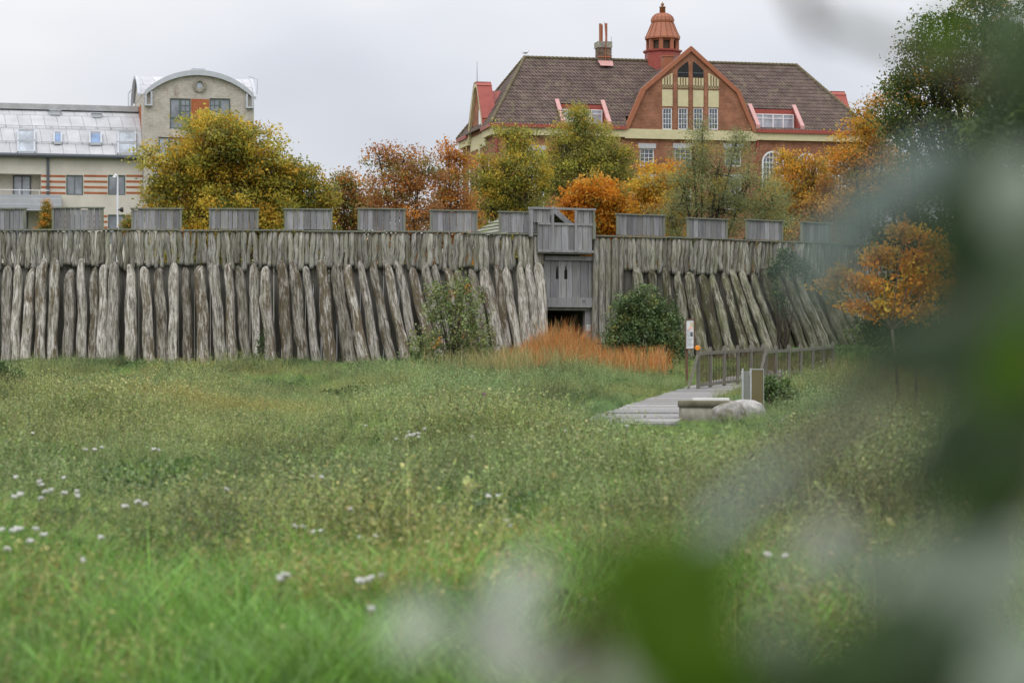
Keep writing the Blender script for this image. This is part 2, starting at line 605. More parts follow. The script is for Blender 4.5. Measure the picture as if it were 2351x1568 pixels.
def build_path():
    mb = MB()
    y = 42.2
    while y < 79:
        w = rnd.uniform(.24, .30)
        x, wd = path_at(y)
        x2, _ = path_at(y + 1)
        sk = (x2 - x) * .5
        k = rnd.uniform(.85, 1.08); mb.cur = (k, k, k * rnd.uniform(.97, 1.02))
        z0 = G(x, y) + .07 + rnd.uniform(-.008, .008); z1 = G(x, y + w) + .07 + rnd.uniform(-.008, .008)
        a = -wd / 2 + rnd.uniform(-.04, .04); b = wd / 2 + rnd.uniform(-.04, .04)
        q = w - .013
        pts = [(x + a, y + .0 - a * sk * .6), (x + b, y - b * sk * .6), (x + b, y + q - b * sk * .6), (x + a, y + q - a * sk * .6)]
        zz = [z0, z0, z1, z1]
        mb.hexa([(p[0], p[1], z - .05) for p, z in zip(pts, zz)] + [(p[0], p[1], z) for p, z in zip(pts, zz)])
        y += w
    tag(mb.build('path', M_PLANK), kind='structure')


build_path()

# ------------------------------------------------------------------ palisade ring wall
RW, XW, YW = 45.0, -14.5, 137.0      # ring of the fort


def ring(th, v=0, z=0):
    r = RW - v                        # v > 0 is towards the inside of the fort
    return Vector((XW + r * math.sin(th), YW - r * math.cos(th), z))


def th_of(px, v=0):
    lo, hi = -.6, 1.1
    for _ in range(50):
        m = (lo + hi) / 2
        p = ring(m, v)
        if CX + F * p.x / p.y < px:
            lo = m
        else:
            hi = m
    return lo


def log_mesh(mb, base, top, r0, tip=.12, rings=15, seg=12, bend=.06, taper=.18, lumpy=.10, flat=0.0):
    base = Vector(base); top = Vector(top)
    H = (top - base).length
    bx, by = rnd.uniform(-bend, bend), rnd.uniform(-bend, bend)
    ph = [rnd.uniform(0, 6.3) for _ in range(6)]
    kn, ka = rnd.uniform(.2, .85), rnd.uniform(0, 6.3)
    q0 = rnd.uniform(-.25, .25)
    tx = rnd.uniform(-.55, .55) * r0        # tips are cut to one side
    pts, rad = [], []
    for i in range(rings):
        t = i / (rings - 1)
        t = t if i < rings - 4 else [1 - tip * .8, 1 - tip * .45, 1 - tip * .16, 1][i - (rings - 4)]
        c = base.lerp(top, t)
        c += Vector((bx * math.sin(3.0 * t + ph[0]) + .02 * math.sin(11 * t + ph[1]),
                     by * math.sin(3.3 * t + ph[2]) * .5, 0))
        r = r0 * (1 + taper * (.5 - t)) * (1 + lumpy * .7 * math.sin(6 * t + ph[3]) + lumpy * .5 * math.sin(15 * t + ph[4]) + lumpy * .35 * math.sin(37 * t + ph[0]))
        if i >= rings - 4:
            r *= [.95, .82, .55, .22][i - (rings - 4)]
            c.x += tx * [.0, .2, .6, 1.0][i - (rings - 4)]
        pts.append(c); rad.append(r)

    def lump(i, a):
        t = i / rings
        b = 1 + lumpy * .6 * math.sin(2 * a + ph[5] + 2 * t) + lumpy * .4 * math.sin(5 * a + ph[1] + 7 * t)
        b *= 1 + flat * ((abs(math.cos(a - q0)) ** 4 + abs(math.sin(a - q0)) ** 4) ** -.25 - 1.06)
        d = math.cos(a - ka)
        if d > .5 and abs(t - kn) < .07:
            b += .22 * (d - .5) * 2 * (1 - abs(t - kn) / .07)
        return b
    mb.tube(pts, rad, seg, True, rnd.uniform(0, 6) if not flat else 0, lump)
    mb.loc = [(rad[i] * math.cos(2 * math.pi * k / seg), rad[i] * math.sin(2 * math.pi * k / seg), (pts[i] - pts[0]).length)
              for i in range(rings) for k in range(seg)]


LEAN = ([-100, 0, 60, 300, 450, 600, 700, 810, 900, 1000, 1100, 1150, 1200, 1245, 1430, 1600, 1745, 1900, 2200],
        [-16, -12, -14, -4, 8, 17, 24, 42, 55, 58, 52, 46, 34, 20, 30, 62, 88, 100, 110])
Z_LOW, Z_TOP, Z_PAR = 4.2 + CZ, 5.47 + CZ, 6.36 + CZ


def px_of(p):
    return CX + F * p.x / p.y


def build_palisade(root, th0, th1, full_until=None, mat_log=M_LOG, skip_first=0):
    # vertical stakes of the upper row
    th = th0
    while th < th1:
        r = rnd.choice([.085, .092, .10, .11, .125])
        p = ring(th + r / RW, rnd.uniform(-.03, .03))
        px = px_of(p)
        full = full_until and px < full_until
        mb = MB()
        zb = Z_LOW - .12 + rnd.uniform(-.16, .12)
        if full:
            r = rnd.uniform(.12, .15); zb = G(p.x, p.y) - .2
        elif rnd.random() < .12:
            zb += .1
        lx, ly = rnd.uniform(-.06, .06), 0
        top = Vector((p.x + lx, p.y, Z_TOP - .02))
        log_mesh(mb, (p.x - lx, p.y, zb), top, r, .03, 12, 9, .03, -.08, .08)
        mb.build('stake', M_STAKE, root, True)
        th += (2 * r + (rnd.uniform(-.012, .01) if full else rnd.choice([-.03, -.02, -.012, -.006, .0, .008, .02]))) / RW
    # leaning logs in front
    th = th0 + .1 / RW
    while th < th1 - (0 if full_until else .35 / RW):
        r = rnd.uniform(.165, .245)
        c = ring(th + r / RW)
        px = px_of(c)
        if full_until and px < full_until + 10:
            th += .2 / RW
            continue
        zt = Z_LOW + rnd.uniform(-.22, .2)
        n = Vector((math.sin(th), -math.cos(th), 0)); t = Vector((math.cos(th), math.sin(th), 0))
        Lf = 2.2
        fy = c.y + n.y * Lf
        tg = ((px + np.interp(px, *LEAN) - CX) / F * fy - c.x - n.x * Lf) / max(t.x, .5) + rnd.uniform(-.07, .07)
        top = c + n * (.28 + r * .6); top.z = zt
        foot = c + n * Lf + t * tg
        foot.z = G(foot.x, foot.y) - .25
        mb = MB()
        log_mesh(mb, foot, top, r, rnd.uniform(.08, .15), 30, 18, .07, rnd.uniform(.04, .20), .075, 1.0)
        mb.build('log', mat_log, root, True)
        th += (2 * r + rnd.uniform(.02, .15) + (.04 if full_until else 0)) / RW
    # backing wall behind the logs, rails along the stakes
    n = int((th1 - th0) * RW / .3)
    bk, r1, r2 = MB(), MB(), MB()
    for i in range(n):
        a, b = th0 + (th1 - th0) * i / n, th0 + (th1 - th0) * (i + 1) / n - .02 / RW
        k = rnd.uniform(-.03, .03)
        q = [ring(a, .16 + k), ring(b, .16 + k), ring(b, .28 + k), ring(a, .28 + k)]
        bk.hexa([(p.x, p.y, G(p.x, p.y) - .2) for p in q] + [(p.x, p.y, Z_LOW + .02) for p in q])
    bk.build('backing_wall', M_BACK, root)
    n2 = max(4, n // 5)
    for i in range(n2):
        a, b = th0 + (th1 - th0) * i / n2, th0 + (th1 - th0) * (i + 1) / n2
        dz = rnd.uniform(-.02, .02)
        for mbx, v0, v1, z0, z1 in ((r1, -.16, .16, Z_TOP, Z_TOP + .055), (r2, .12, .2, Z_LOW - .05, Z_LOW + .05)):
            q = [ring(a, v0), ring(b, v0), ring(b, v1), ring(a, v1)]
            mbx.hexa([(p.x, p.y, z0 + dz) for p in q] + [(p.x, p.y, z1 + dz) for p in q])
    r1.build('top_rail', M_BFRAME, root)
    r2.build('lower_rail', M_BFRAME, root)


def battlement(root, px0, px1):
    a, b = th_of(px0), th_of(px1)
    pa, pb = ring(a), ring(b)
    t = (pb - pa); Lw = t.length; t.normalize()
    n = Vector((t.y, -t.x, 0))
    mb = MB()
    x = .07
    z0 = Z_TOP + .075
    zp = Z_PAR + rnd.uniform(-.035, .035); kb = rnd.uniform(.78, 1.12)

    def hex_(m, xa, xb, ya, yb, za, zb):
        q = [pa + t * xa + n * ya, pa + t * xb + n * ya, pa + t * xb + n * yb, pa + t * xa + n * yb]
        m.hexa([(p.x, p.y, za) for p in q] + [(p.x, p.y, zb) for p in q])
    while x < Lw - .08:
        w = min(rnd.uniform(.16, .3), Lw - .07 - x)
        k = kb * rnd.uniform(.6, 1.2); mb.cur = (k, k, k * rnd.uniform(.97, 1.05))
        j = rnd.uniform(-.012, .012)
        hex_(mb, x, x + w - .02, .03 + j, .06 + j, z0, zp - .05 - (rnd.uniform(.0, .05) if rnd.random() < .2 else 0))
        x += w
    o = mb.build('battlement', M_BOARD, root)
    for xa in (0, Lw - .085):
        f = MB(); hex_(f, xa, xa + .085, -.02, .09, z0, zp - .045); f.build('post', M_BFRAME, o)
    f = MB(); hex_(f, -.04, Lw + .04, -.06, .13, zp - .045, zp + .005); f.build('capping', M_BFRAME, o)


pal = empty('palisade', ring(th_of(600), 0, 0).to_tuple())
pal.location = (0, 0, 0)
tag(pal, 'long grey palisade of pale leaning logs and upright stakes left of the gate', 'palisade')
build_palisade(pal, th_of(-60), th_of(1246))
for a, b in ((-58, 60), (120, 238), (302, 418), (480, 594), (652, 763), (821, 930), (987, 1095), (1145, 1233)):
    battlement(pal, a, b)
pal2 = empty('palisade', (0, 0, 0))
tag(pal2, 'mossy palisade of strongly slanting dark logs right of the gate', 'palisade')
build_palisade(pal2, th_of(1362), th_of(2060), 1432, M_LOGR)
for a, b in ((1415, 1525), (1577, 1668), (1712, 1795), (1838, 1905), (1945, 2000)):
    battlement(pal2, a, b)


# ------------------------------------------------------------------ gate tower
def build_gate():
    fr = Frame(1240, 94.6, 21)
    root = fr.root('gate_tower')
    tag(root, 'grey boarded gate tower with two arrow slits above a dark passage', 'gate tower')
    U = fr.u
    Zp = lambda py, px=1300, v=0: fr.z(py, fr.u(px, v), v)
    g0 = G(2.1, 95) - .1

    def boards(name, x0, x1, y, z0, z1, holes=(), wr=(.2, .34)):
        mb = MB(); x = x0
        while x < x1 - .01:
            w = min(rnd.uniform(*wr), x1 - x)
            if x1 - x - w < .08:
                w = x1 - x
            k = rnd.uniform(.68, 1.2); mb.cur = (k, k, k * rnd.uniform(.98, 1.04))
            yy = y + rnd.uniform(-.008, .008)
            cuts = sorted([(max(h[0], x), min(h[1], x + w - .018), h[2], h[3]) for h in holes if h[0] < x + w - .018 and h[1] > x])
            if not cuts:
                mb.box(x, x + w - .018, yy, yy + .05, z0, z1)
            else:
                zz = sorted({z0, z1} | {c[2] for c in cuts} | {c[3] for c in cuts})
                for za, zb in zip(zz[:-1], zz[1:]):
                    segs = [x]
                    for c in cuts:
                        if c[2] < (za + zb) / 2 < c[3]:
                            segs += [c[0], c[1]]
                    segs.append(x + w - .018)
                    for i in range(0, len(segs), 2):
                        if segs[i + 1] - segs[i] > .004:
                            mb.box(segs[i], segs[i + 1], yy, yy + .05, za, zb)
            x += w
        return mb.build(name, M_GATE, root)
    v = -.03
    xl, xr = U(1240, v) + .2, U(1360, v)
    xc0, xc1, xc2 = U(1217, v), U(1270, v), U(1318, v)
    zt, zs, zm, zb = Zp(479), Zp(516), Zp(573), Zp(580)
    boards('parapet', xl - .3, xr, v, zb + .1, zs - .03)
    boards('crenel', xc0, xc1 - .1, v, zs + .06, zt - .06)
    boards('crenel', xc2 + .1, xr, v, zs + .06, zt - .06)
    fm = MB()
    fm.box(xc0 - .05, xr + .12, v - .09, v + .09, zt - .06, zt + .02)          # top bar across the gap
    fm.box(xl - .3, xr + .05, v - .05, v - .004, zs - .03, zs + .06)
    fm.box(xl - .3, xr + .05, v - .05, v - .004, zb, zb + .1)
    fm.build('rail', M_GATE, root)
    for x in (xc1 - .1, xc2):
        fm = MB(); fm.box(x, x + .11, v - .075, v - .053, zb + .01, zt - .065); fm.build('post', M_GATE, root)
    fm = MB(); fm.box(xr, xr + .12, v - .08, v + .5, Zp(548), zs + .1); fm.box(xr, xr + .09, v - .06, v + .1, zs + .1, zt - .06); fm.build('post', M_BFRAME, root)
    fm = MB(); fm.box(xc0 - .02, xc0 + .1, v - .06, v + .1, zs - .5, zt - .06); fm.build('post', M_GATE, root)
    # right flank of the parapet
    fm = MB(); fm.box(xr - .03, xr - .002, v + .1, 1.2, zb + .1, zs); fm.build('side_wall', M_GATE, root)
    fm = MB(); fm.box(xl - .3, xr, v, 1.6, zb - .06, zb); fm.build('walkway', M_BACK, root)
    # recessed face
    yf = .42
    fx0, fx1 = U(1248, yf), U(1362, yf)
    zl = Zp(597); z1 = Zp(683); z2 = Zp(705); z3 = Zp(712)
    fm = MB(); fm.box(fx0, fx1, yf - .12, yf + .2, zl, zb - .12); fm.build('lintel', M_GATE, root)
    hs = []
    for pa, pb in ((1276, 1283), (1295.5, 1303)):
        a, b = U(pa, yf), U(pb, yf); m = (a + b) / 2
        hs += [(a, b, Zp(640), Zp(619)), (m - .038, m + .038, Zp(619), Zp(612.5)), (m - .012, m + .012, Zp(612.5), Zp(608))]
    boards('boarded_front', fx0, fx1, yf, z1, zl, hs, (.24, .36))
    fm = MB(); fm.box(fx0 + .04, fx1 - .06, yf - .13, yf + .12, z2, z1)
    for px in (1253, 1337):
        x = U(px, yf); fm.lathe((x, yf - .14), [(.001, Zp(691)), (.05, Zp(690)), (.05, Zp(684)), (.001, Zp(683))], 8)
    fm.build('cross_beam', M_GATE, root)
    fm = MB(); fm.box(fx0 + .08, fx1 - .1, yf - .02, yf + .2, z3, z2 - .004); fm.build('threshold_beam', M_BACK, root)
    # passage
    dk = M_BACK
    fm = MB()
    fm.box(fx0 - .25, fx0, yf + .06, 6, g0, zb - .1)
    fm.box(fx1, fx1 + .25, yf + .06, 6, g0, zb - .1)
    fm.box(fx0, fx1, 5.8, 6, g0, zb - .1)
    fm.box(fx0, fx1, yf + .2, 5.8, z3 + .05, z3 + .2)
    fm.build('passage_wall', dk, root)
    fm = MB(); fm.box(fx1 - .32, fx1 - .02, yf + .06, yf + .3, g0, z3); fm.build('jamb', M_GATE, root)
    fm = MB(); fm.box(fx0 + .02, fx0 + .1, yf + .06, yf + .3, g0, z3); fm.build('jamb', M_BACK, root)
    # roof inside the parapet: ridge runs back from the gate
    xr0 = U(1268, .8)
    zr = Zp(476, 1268, .8); ze = zr - 1.75; hw = 2.2; y0, y1 = .75, 6.2
    m = MB()
    for sgn, hw in ((-1, 3.1), (1, 2.2)):
        n = 9
        for i in range(n):
            t0, t1 = i / n, (i + 1) / n
            m.hexa([(xr0 + sgn * hw * t0, y0, zr - 1.75 * t0 - .06), (xr0 + sgn * hw * t1, y0, zr - 1.75 * t1 - .03),
                    (xr0 + sgn * hw * t1, y1, zr - 1.75 * t1 - .03), (xr0 + sgn * hw * t0, y1, zr - 1.75 * t0 - .06),
                    (xr0 + sgn * hw * t0, y0, zr - 1.75 * t0), (xr0 + sgn * hw * t1, y0, zr - 1.75 * t1 + .045),
                    (xr0 + sgn * hw * t1, y1, zr - 1.75 * t1 + .045), (xr0 + sgn * hw * t0, y1, zr - 1.75 * t0)])
    m.build('roof', M_SHINGLE, root)
    m = MB()
    for sgn in (-1, 1):
        m.bar((xr0 + sgn * .05, y0 - .06, zr - .02), (xr0 + sgn * hw, y0 - .06, ze - .02), .08, .24, (0, 1, 0)) if False else \
            m.prism([(xr0, y0 - .1, zr + .03), (xr0 + sgn * hw, y0 - .1, ze + .03), (xr0 + sgn * hw, y0 - .1, ze - .22), (xr0, y0 - .1, zr - .24)], (0, .08, 0))
    m.build('bargeboard', M_GATE, root)
    # notice on the jamb
    nx = fx1 - .17
    p = empty('notice', (0, 0, 0))
    p.parent = None
    bpy.context.view_layer.update()
    w = root.matrix_world @ Vector((nx, yf + .05, Zp(752, 1346)))
    mb = MB(); mb.box(-.1, .1, -.012, 0, -.13, .13)
    mb.cur = (1, 1, 1)
    bpy.data.objects.remove(p)
    s = mb.build('notice', M_PAPER)
    s.location = w - Vector((0, 0.004, 0)); s.rotation_euler.z = fr.a
    tag(s, 'small white paper notice on the right jamb of the dark gate passage', 'notice')
    t = MB()
    for i in range(7):
        t.box(-.075, rnd.uniform(.03, .075), -.0165, -.0125, .09 - i * .03, .098 - i * .03)
    t.build('print', M_INK, s)


build_gate()


# ------------------------------------------------------------------ windows
def window(root, x0, x1, z0, z1, y, cols=2, rows=3, fm=M_WHITE, gl=M_GLASS, fw=.09, bar=.035, name='window', extra=None, dep=.07):
    m = MB()
    m.box(x0, x0 + fw, y, y + dep, z0, z1); m.box(x1 - fw, x1, y, y + dep, z0, z1)
    m.box(x0 + fw, x1 - fw, y, y + dep, z0, z0 + fw); m.box(x0 + fw, x1 - fw, y, y + dep, z1 - fw, z1)
    for i in range(1, cols):
        x = x0 + fw + (x1 - x0 - 2 * fw) * i / cols
        m.box(x - bar / 2, x + bar / 2, y + .015, y + dep - .01, z0 + fw, z1 - fw)
    for j in range(1, rows):
        z = z0 + fw + (z1 - z0 - 2 * fw) * j / rows
        m.box(x0 + fw, x1 - fw, y + .018, y + dep - .012, z - bar / 2, z + bar / 2)
    if extra:
        extra(m)
    o = m.build(name, fm, root)
    g = MB(); g.box(x0 + fw * .5, x1 - fw * .5, y + .045, y + .06, z0 + fw * .5, z1 - fw * .5)
    g.build('pane', gl, o)
    return o


# ------------------------------------------------------------------ brick building
def build_brick():
    fr = Frame(1136, 200, 12.5)
    root = fr.root('brick_building')
    tag(root, 'red brick building with brown tiled hipped roof and a big curved gable', 'building')
    L, D = 32.6, 13.5
    zg, zc, zu, ze, zr = 1.4, 21.35, 21.95, 22.25, 28.7
    xr0, xr1, yr = 4.06, 28.6, 6.75
    U = fr.u
    Zf = lambda py, px, v=0: fr.z(py, fr.u(px, v), v)
    holes = []
    # storey under the cornice: square windows with stone lintels
    sq = []
    for a, b, t, bt in ((1469, 1502, 341, 382), (1549, 1588, 341, 382), (1664, 1702, 341, 382), (1214, 1250, 345, 385), (1290, 1325, 345, 385)):
        h = (U(a), U(b), Zf(bt, a), Zf(t, a)); sq.append(h); holes.append(h)
    for a, b in ((1469, 1502), (1549, 1588), (1664, 1702), (1214, 1250), (1290, 1325)):
        h = (U(a), U(b), Zf(482, a), Zf(412, a)); sq.append(h); holes.append(h)
    w = MB()
    wall_holes(w, lambda z: 0, lambda z: L, [zg, zc], holes, 0, .18)
    w.quad((L, 0, zg), (L, D, zg), (L, D, zc), (L, 0, zc)); w.quad((L, D, zg), (0, D, zg), (0, D, zc), (L, D, zc))
    # left end
    eh = []
    for v0 in (2.0, 10.2):
        eh.append((v0, v0 + 1.1, 17.2, 19.6)); eh.append((v0, v0 + 1.1, 12.2, 14.8))
    wall_holes(w, lambda z: 0, lambda z: D, [zg, zc], eh, 0, .18, 'y')
    w.build('wall', M_BRICK, root)
    ew = MB()
    for h in eh:
        ew.box(.1, .14, h[0], h[1], h[2], h[3])
    ew.build('end_window', M_WHITE, root)
    for i, h in enumerate(sq):
        window(root, *h, .1, 3, 4, M_WHITE, M_GLASS)
    m = MB()
    for h in sq:
        m.box(h[0] - .15, h[1] + .15, -.05, .02, h[3] + .01, h[3] + .42)
    m.build('lintel', M_GREYL, root)
    # arched windows of the right wing
    for pc, zt in ((1774, 347), (1852, 352), (1925, 356)):
        xc = U(pc); r = .98; zs = Zf(zt, pc) - r
        m = MB(); o = None
        ring_ = [(xc + (r + .55) * math.cos(R(a)), 0, zs + (r + .55) * math.sin(R(a))) for a in range(0, 181, 12)]
        inn = [(xc + (r + .02) * math.cos(R(a)), 0, zs + (r + .02) * math.sin(R(a))) for a in range(0, 181, 12)]
        for i in range(len(inn) - 1):
            m.prism([inn[i], ring_[i], ring_[i + 1], inn[i + 1]], (0, -.05, 0))
        m.build('brick_arch', M_BRICK, root)
        m = MB()
        o1 = [(xc + r * math.cos(R(a)), 0, zs + r * math.sin(R(a))) for a in range(0, 181, 10)]
        i1 = [(xc + (r - .14) * math.cos(R(a)), 0, zs + (r - .14) * math.sin(R(a))) for a in range(0, 181, 10)]
        for i in range(len(o1) - 1):
            m.prism([i1[i], o1[i], o1[i + 1], i1[i + 1]], (0, -.09, 0))
        m.box(xc - r, xc - r + .14, -.09, 0, zs - 2.2, zs); m.box(xc + r - .14, xc + r, -.09, 0, zs - 2.2, zs)
        for k in range(-2, 3):
            hh = math.sqrt(max(0, (r - .1) ** 2 - (k * .3) ** 2))
            m.box(xc + k * .3 - .025, xc + k * .3 + .025, -.08, 0, zs - 2.2, zs + hh)
        for k in range(-4, 3):
            z = zs + k * .42
            hw = r - .1 if z < zs else math.sqrt(max(.01, (r - .1) ** 2 - (z - zs) ** 2))
            m.box(xc - hw, xc + hw, -.075, 0, z - .025, z + .025)
        f = m.build('arched_window', M_WHITE, root)
        g = MB()
        g.prism([(xc - r + .05, -.03, zs - 2.2), (xc + r - .05, -.03, zs - 2.2)] +
                [(xc + (r - .05) * math.cos(R(a)), -.03, zs + (r - .05) * math.sin(R(a))) for a in range(0, 181, 15)], (0, .02, 0))
        g.build('pane', M_GLASS, f)
    # cornice and gutter, split round the gable
    gl, gr, gc = U(1437), U(1731), U(1584)
    for nm, mt, z0, z1, ov in (('cornice', M_CREAM, zc, zu, .32), ('gutter', M_RED, zu + .003, ze, .5)):
        m = MB()
        for a, b in ((-ov, gl - .15), (gr + .15, L + ov)):
            m.box(a, b, -ov, .3, z0, z1)
        for v0, v1 in ((.3, 3.6), (9.9, D + ov)):
            m.box(-ov, .3, v0, v1, z0, z1)
        m.box(L - .3, L + ov, .3, D + ov, z0, z1)
        m.box(-ov + .4, L - .3, D, D + ov, z0, z1)
        m.build(nm, mt, root)
    m = MB(); m.box(gl - .15, gr + .15, -.30, .1, zc - .1, ze - .2); m.build('cream_band', M_CREAM, root)
    m = MB(); m.box(-.04, .3, 3.6, 9.9, zc - .6, ze + .3); m.box(-.06, .2, 5.9, 6.5, 15, zc); m.build('cream_band', M_CREAM, root)
    # main roof, front slope with two roof terraces cut in
    ov = .45
    sl = (zr - ze) / (yr + ov)
    zof = lambda v: ze + (v + ov) * sl
    hipl = lambda v: -ov + (xr0 + ov) * (v + ov) / (yr + ov)
    hipr = lambda v: L + ov - (L + ov - xr1) * (v + ov) / (yr + ov)
    t0, t1 = -.25, 1.8
    ter = [(U(1291), U(1397)), (U(1738), U(1840))]
    rf = MB()
    vs = [-ov, t0, .6, t1, yr]
    for va, vb in zip(vs[:-1], vs[1:]):
        cuts = []
        if t0 - .01 <= va and vb <= t1 + .01:
            cuts += ter
        if vb <= .61:
            cuts += [(gl + .1, gr - .1)]
        cuts.sort()
        xs = [None] + [x for c in cuts for x in c] + [None]
        for i in range(0, len(xs), 2):
            a, b = xs[i], xs[i + 1]
            rf.quad((hipl(va) if a is None else a, va, zof(va)), (hipr(va) if b is None else b, va, zof(va)),
                    (hipr(vb) if b is None else b, vb, zof(vb)), (hipl(vb) if a is None else a, vb, zof(vb)))
    rf.quad((-ov, D + ov, ze), (-ov, -ov, ze), (xr0, yr, zr))
    rf.quad((L + ov, -ov, ze), (L + ov, D + ov, ze), (xr1, yr, zr))
    rf.quad((L + ov, D + ov, ze), (-ov, D + ov, ze), (xr0, yr, zr), (xr1, yr, zr))
    roof = rf.build('roof', M_TILE, root)
    rc = MB()
    for a, b in (((xr0, yr, zr), (xr1, yr, zr)), ((-ov, -ov, ze), (xr0, yr, zr)), ((L + ov, -ov, ze), (xr1, yr, zr)), ((-ov, D + ov, ze), (xr0, yr, zr))):
        a, b = Vector(a), Vector(b); n = int((b - a).length / .36)
        for i in range(n):
            p, q = a.lerp(b, i / n), a.lerp(b, (i + 1.12) / n)
            rc.tube([p + Vector((0, 0, .0)), q + Vector((0, 0, .03))], [.13, .15], 7)
    rc.build('ridge_tiles', plain('mossy_ridge_tile', (.15, .125, .075), .9, .2, 0, .4, 3), root, True)
    # the two sunk terraces
    for a, b in ter:
        tm = MB(); zfl = ze + .04; zl = zof(t1)
        tm.quad((a, t0, zfl), (b, t0, zfl), (b, 1.7, zfl), (a, 1.7, zfl))
        for x in (a, b):
            tm.quad((x, t0, zfl), (x, 1.75, zfl), (x, 1.75, zof(1.75)), (x, t0, zof(t0) + .02))
        tm.box(a, b, 1.62, 1.75, zfl + 1.5, zof(1.7))
        tm.box(a, b, 1.75, 1.85, zfl, zof(1.7))
        t_ = tm.build('roof_terrace', M_RED, root)
        n = 4
        wm = MB(); gm = MB(); pw = (b - a - .3) / n
        zt = zfl + 1.5
        wm.box(a + .1, b - .1, 1.62, 1.72, zt - .09, zt); wm.box(a + .1, b - .1, 1.62, 1.72, zfl, zfl + .1)
        wm.box(a + .1, b - .1, 1.63, 1.71, zt - .42, zt - .36)
        for i in range(n + 1):
            x = a + .15 + i * pw
            wm.box(x - .055, x + .055, 1.615, 1.715, zfl + .1, zt - .09)
        f = wm.build('terrace_window', M_WHITE, t_)
        gm.box(a + .12, b - .12, 1.68, 1.70, zfl + .05, zt - .05)
        gm.build('pane', M_GLASSB, f)
        for x, s in ((a, -1), (b, 1)):
            cm = MB()
            cm.prism([(x - .17, -.35, ze + .1), (x - .17, 1.95, zof(1.95) + .1), (x - .17, 1.95, zof(1.95) + .26), (x - .17, -.35, ze + .38)], (.34, 0, 0))
            cm.build('cheek_coping', M_PINK, t_)
    # front gable
    kz = Zf(212, 1690, -.2); kx = (U(1690) - U(1475)) / 2
    za = Zf(117, 1584) + .05
    hw = (gr - gl) / 2
    yg = -.22

    def half(z):
        return np.interp(z, [ze - .3, kz, za], [hw, kx, .02])
    gh = []
    bays = [(1521, 1543), (1557, 1579), (1592, 1614), (1627, 1649)]
    for a, b in bays:
        gh.append((U(a, yg), U(b, yg), Zf(298, a, yg), Zf(248, a, yg)))
    gm = MB()
    wall_holes(gm, lambda z: gc - half(z), lambda z: gc + half(z), [ze - .25, kz, za], gh, yg, .16)
    gab = gm.build('gable_wall', M_BRICK, root)
    for h in gh:
        window(gab, *h, yg + .05, 3, 4, M_WHITE, M_GLASS, .085)
    # cream panels with dark timber lattice above each gable window
    zp0, zp1, zl1 = Zf(246.5, 1584), Zf(206, 1584), Zf(180, 1584)
    pm, tm = MB(), MB()
    for i, h in enumerate(gh):
        a, b = h[0] - .04, h[1] + .04
        y = yg - .03
        if i in (1, 2):
            top = [(b, zl1), (a, zl1)]
        elif i == 0:
            top = [(b, Zf(169, 1543)), (b - .1, Zf(170, 1543)), (a, Zf(183, 1521))]
        else:
            top = [(b, Zf(184, 1649)), (a + .1, Zf(170, 1627)), (a, Zf(169, 1627))]
        pm.prism([(a, y, zp0), (b, y, zp0)] + [(x, y, z) for x, z in top], (0, .025, 0))
        tm.box(a, b, y - .03, y - .002, zp1 - .05, zp1 + .05)
        n = 4; w_ = (b - a) / n
        zmid = zp1 + .35
        for k in range(n):
            x = a + (k + .5) * w_
            tm.bar((x - w_ / 2, y - .016, zp1 + .05 + .03), (x + w_ / 2, y - .016, zmid), .03, .05, (0, 1, 0))
            tm.bar((x + w_ / 2, y - .02, zp1 + .05 + .03), (x - w_ / 2, y - .02, zmid), .03, .05, (0, 1, 0))
        zv = zl1 if i in (1, 2) else None
        for k in range(1, n):
            x = a + k * w_
            zz = zv or (np.interp(x, [a, b], [top[2][1], top[0][1]]) if i == 0 else np.interp(x, [a, b], [top[2][1], top[0][1]])) - .05
            tm.box(x - .035, x + .035, y - .028, y - .001, zmid - .06, zz)
    pm.build('cream_panel', M_CREAM, gab)
    tm.build('timber_lattice', M_TIMBER, gab)
    for (pa, pb, sgn) in ((1557, 1579, 1), (1592, 1614, -1)):
        a, b = U(pa, yg) - .04, U(pb, yg) + .04
        zt, zk, zb = Zf(143, 1584), Zf(162, 1584), zl1 + .02
        y = yg - .035
        poly = [(a, y, zb), (b, y, zb), (b, y, zt), (b - .1, y, zt), (a, y, zk)] if sgn > 0 else [(a, y, zb), (b, y, zb), (b, y, zk), (a + .1, y, zt), (a, y, zt)]
        m = MB(); m.prism(poly, (0, .025, 0)); o = m.build('attic_window', M_DARK, gab)
        m = MB(); m.box(a, b, y - .02, y - .001, zb + .36, zb + .42); m.build('glazing_bar', M_GUTTER, o)
    # brick pilasters between the bays
    m = MB()
    xs = [(gh[i][1] + .06, gh[i + 1][0] - .06) for i in range(3)]
    for a, b in xs:
        c = (a + b) / 2
        m.box(a + .04, b - .04, yg - .08, yg - .002, ze - .2, kz + 1.2 + (.9 if abs(c - gc) < .5 else 0))
    m.build('pilaster', M_BRICK, gab)
    m = MB()
    prof = [(-hw, ze - .25), (-kx, kz), (0, za), (kx, kz), (hw, ze - .25)]
    for (x0, z0), (x1, z1) in zip(prof[:-1], prof[1:]):
        m.quad((gc + x0, yg, z0), (gc + x1, yg, z1), (gc + x1, 6.8, z1), (gc + x0, 6.8, z0))
    m.build('gable_roof', M_TILE, root)
    m = MB(); tr = .33
    o = [(-hw - .22, ze - .25), (-kx - .2, kz + .1), (0, za + .3), (kx + .2, kz + .1), (hw + .22, ze - .25)]
    ii = [(-hw + .15, ze - .25), (-kx + .13, kz - .08), (0, za - .15), (kx - .13, kz - .08), (hw - .15, ze - .25)]
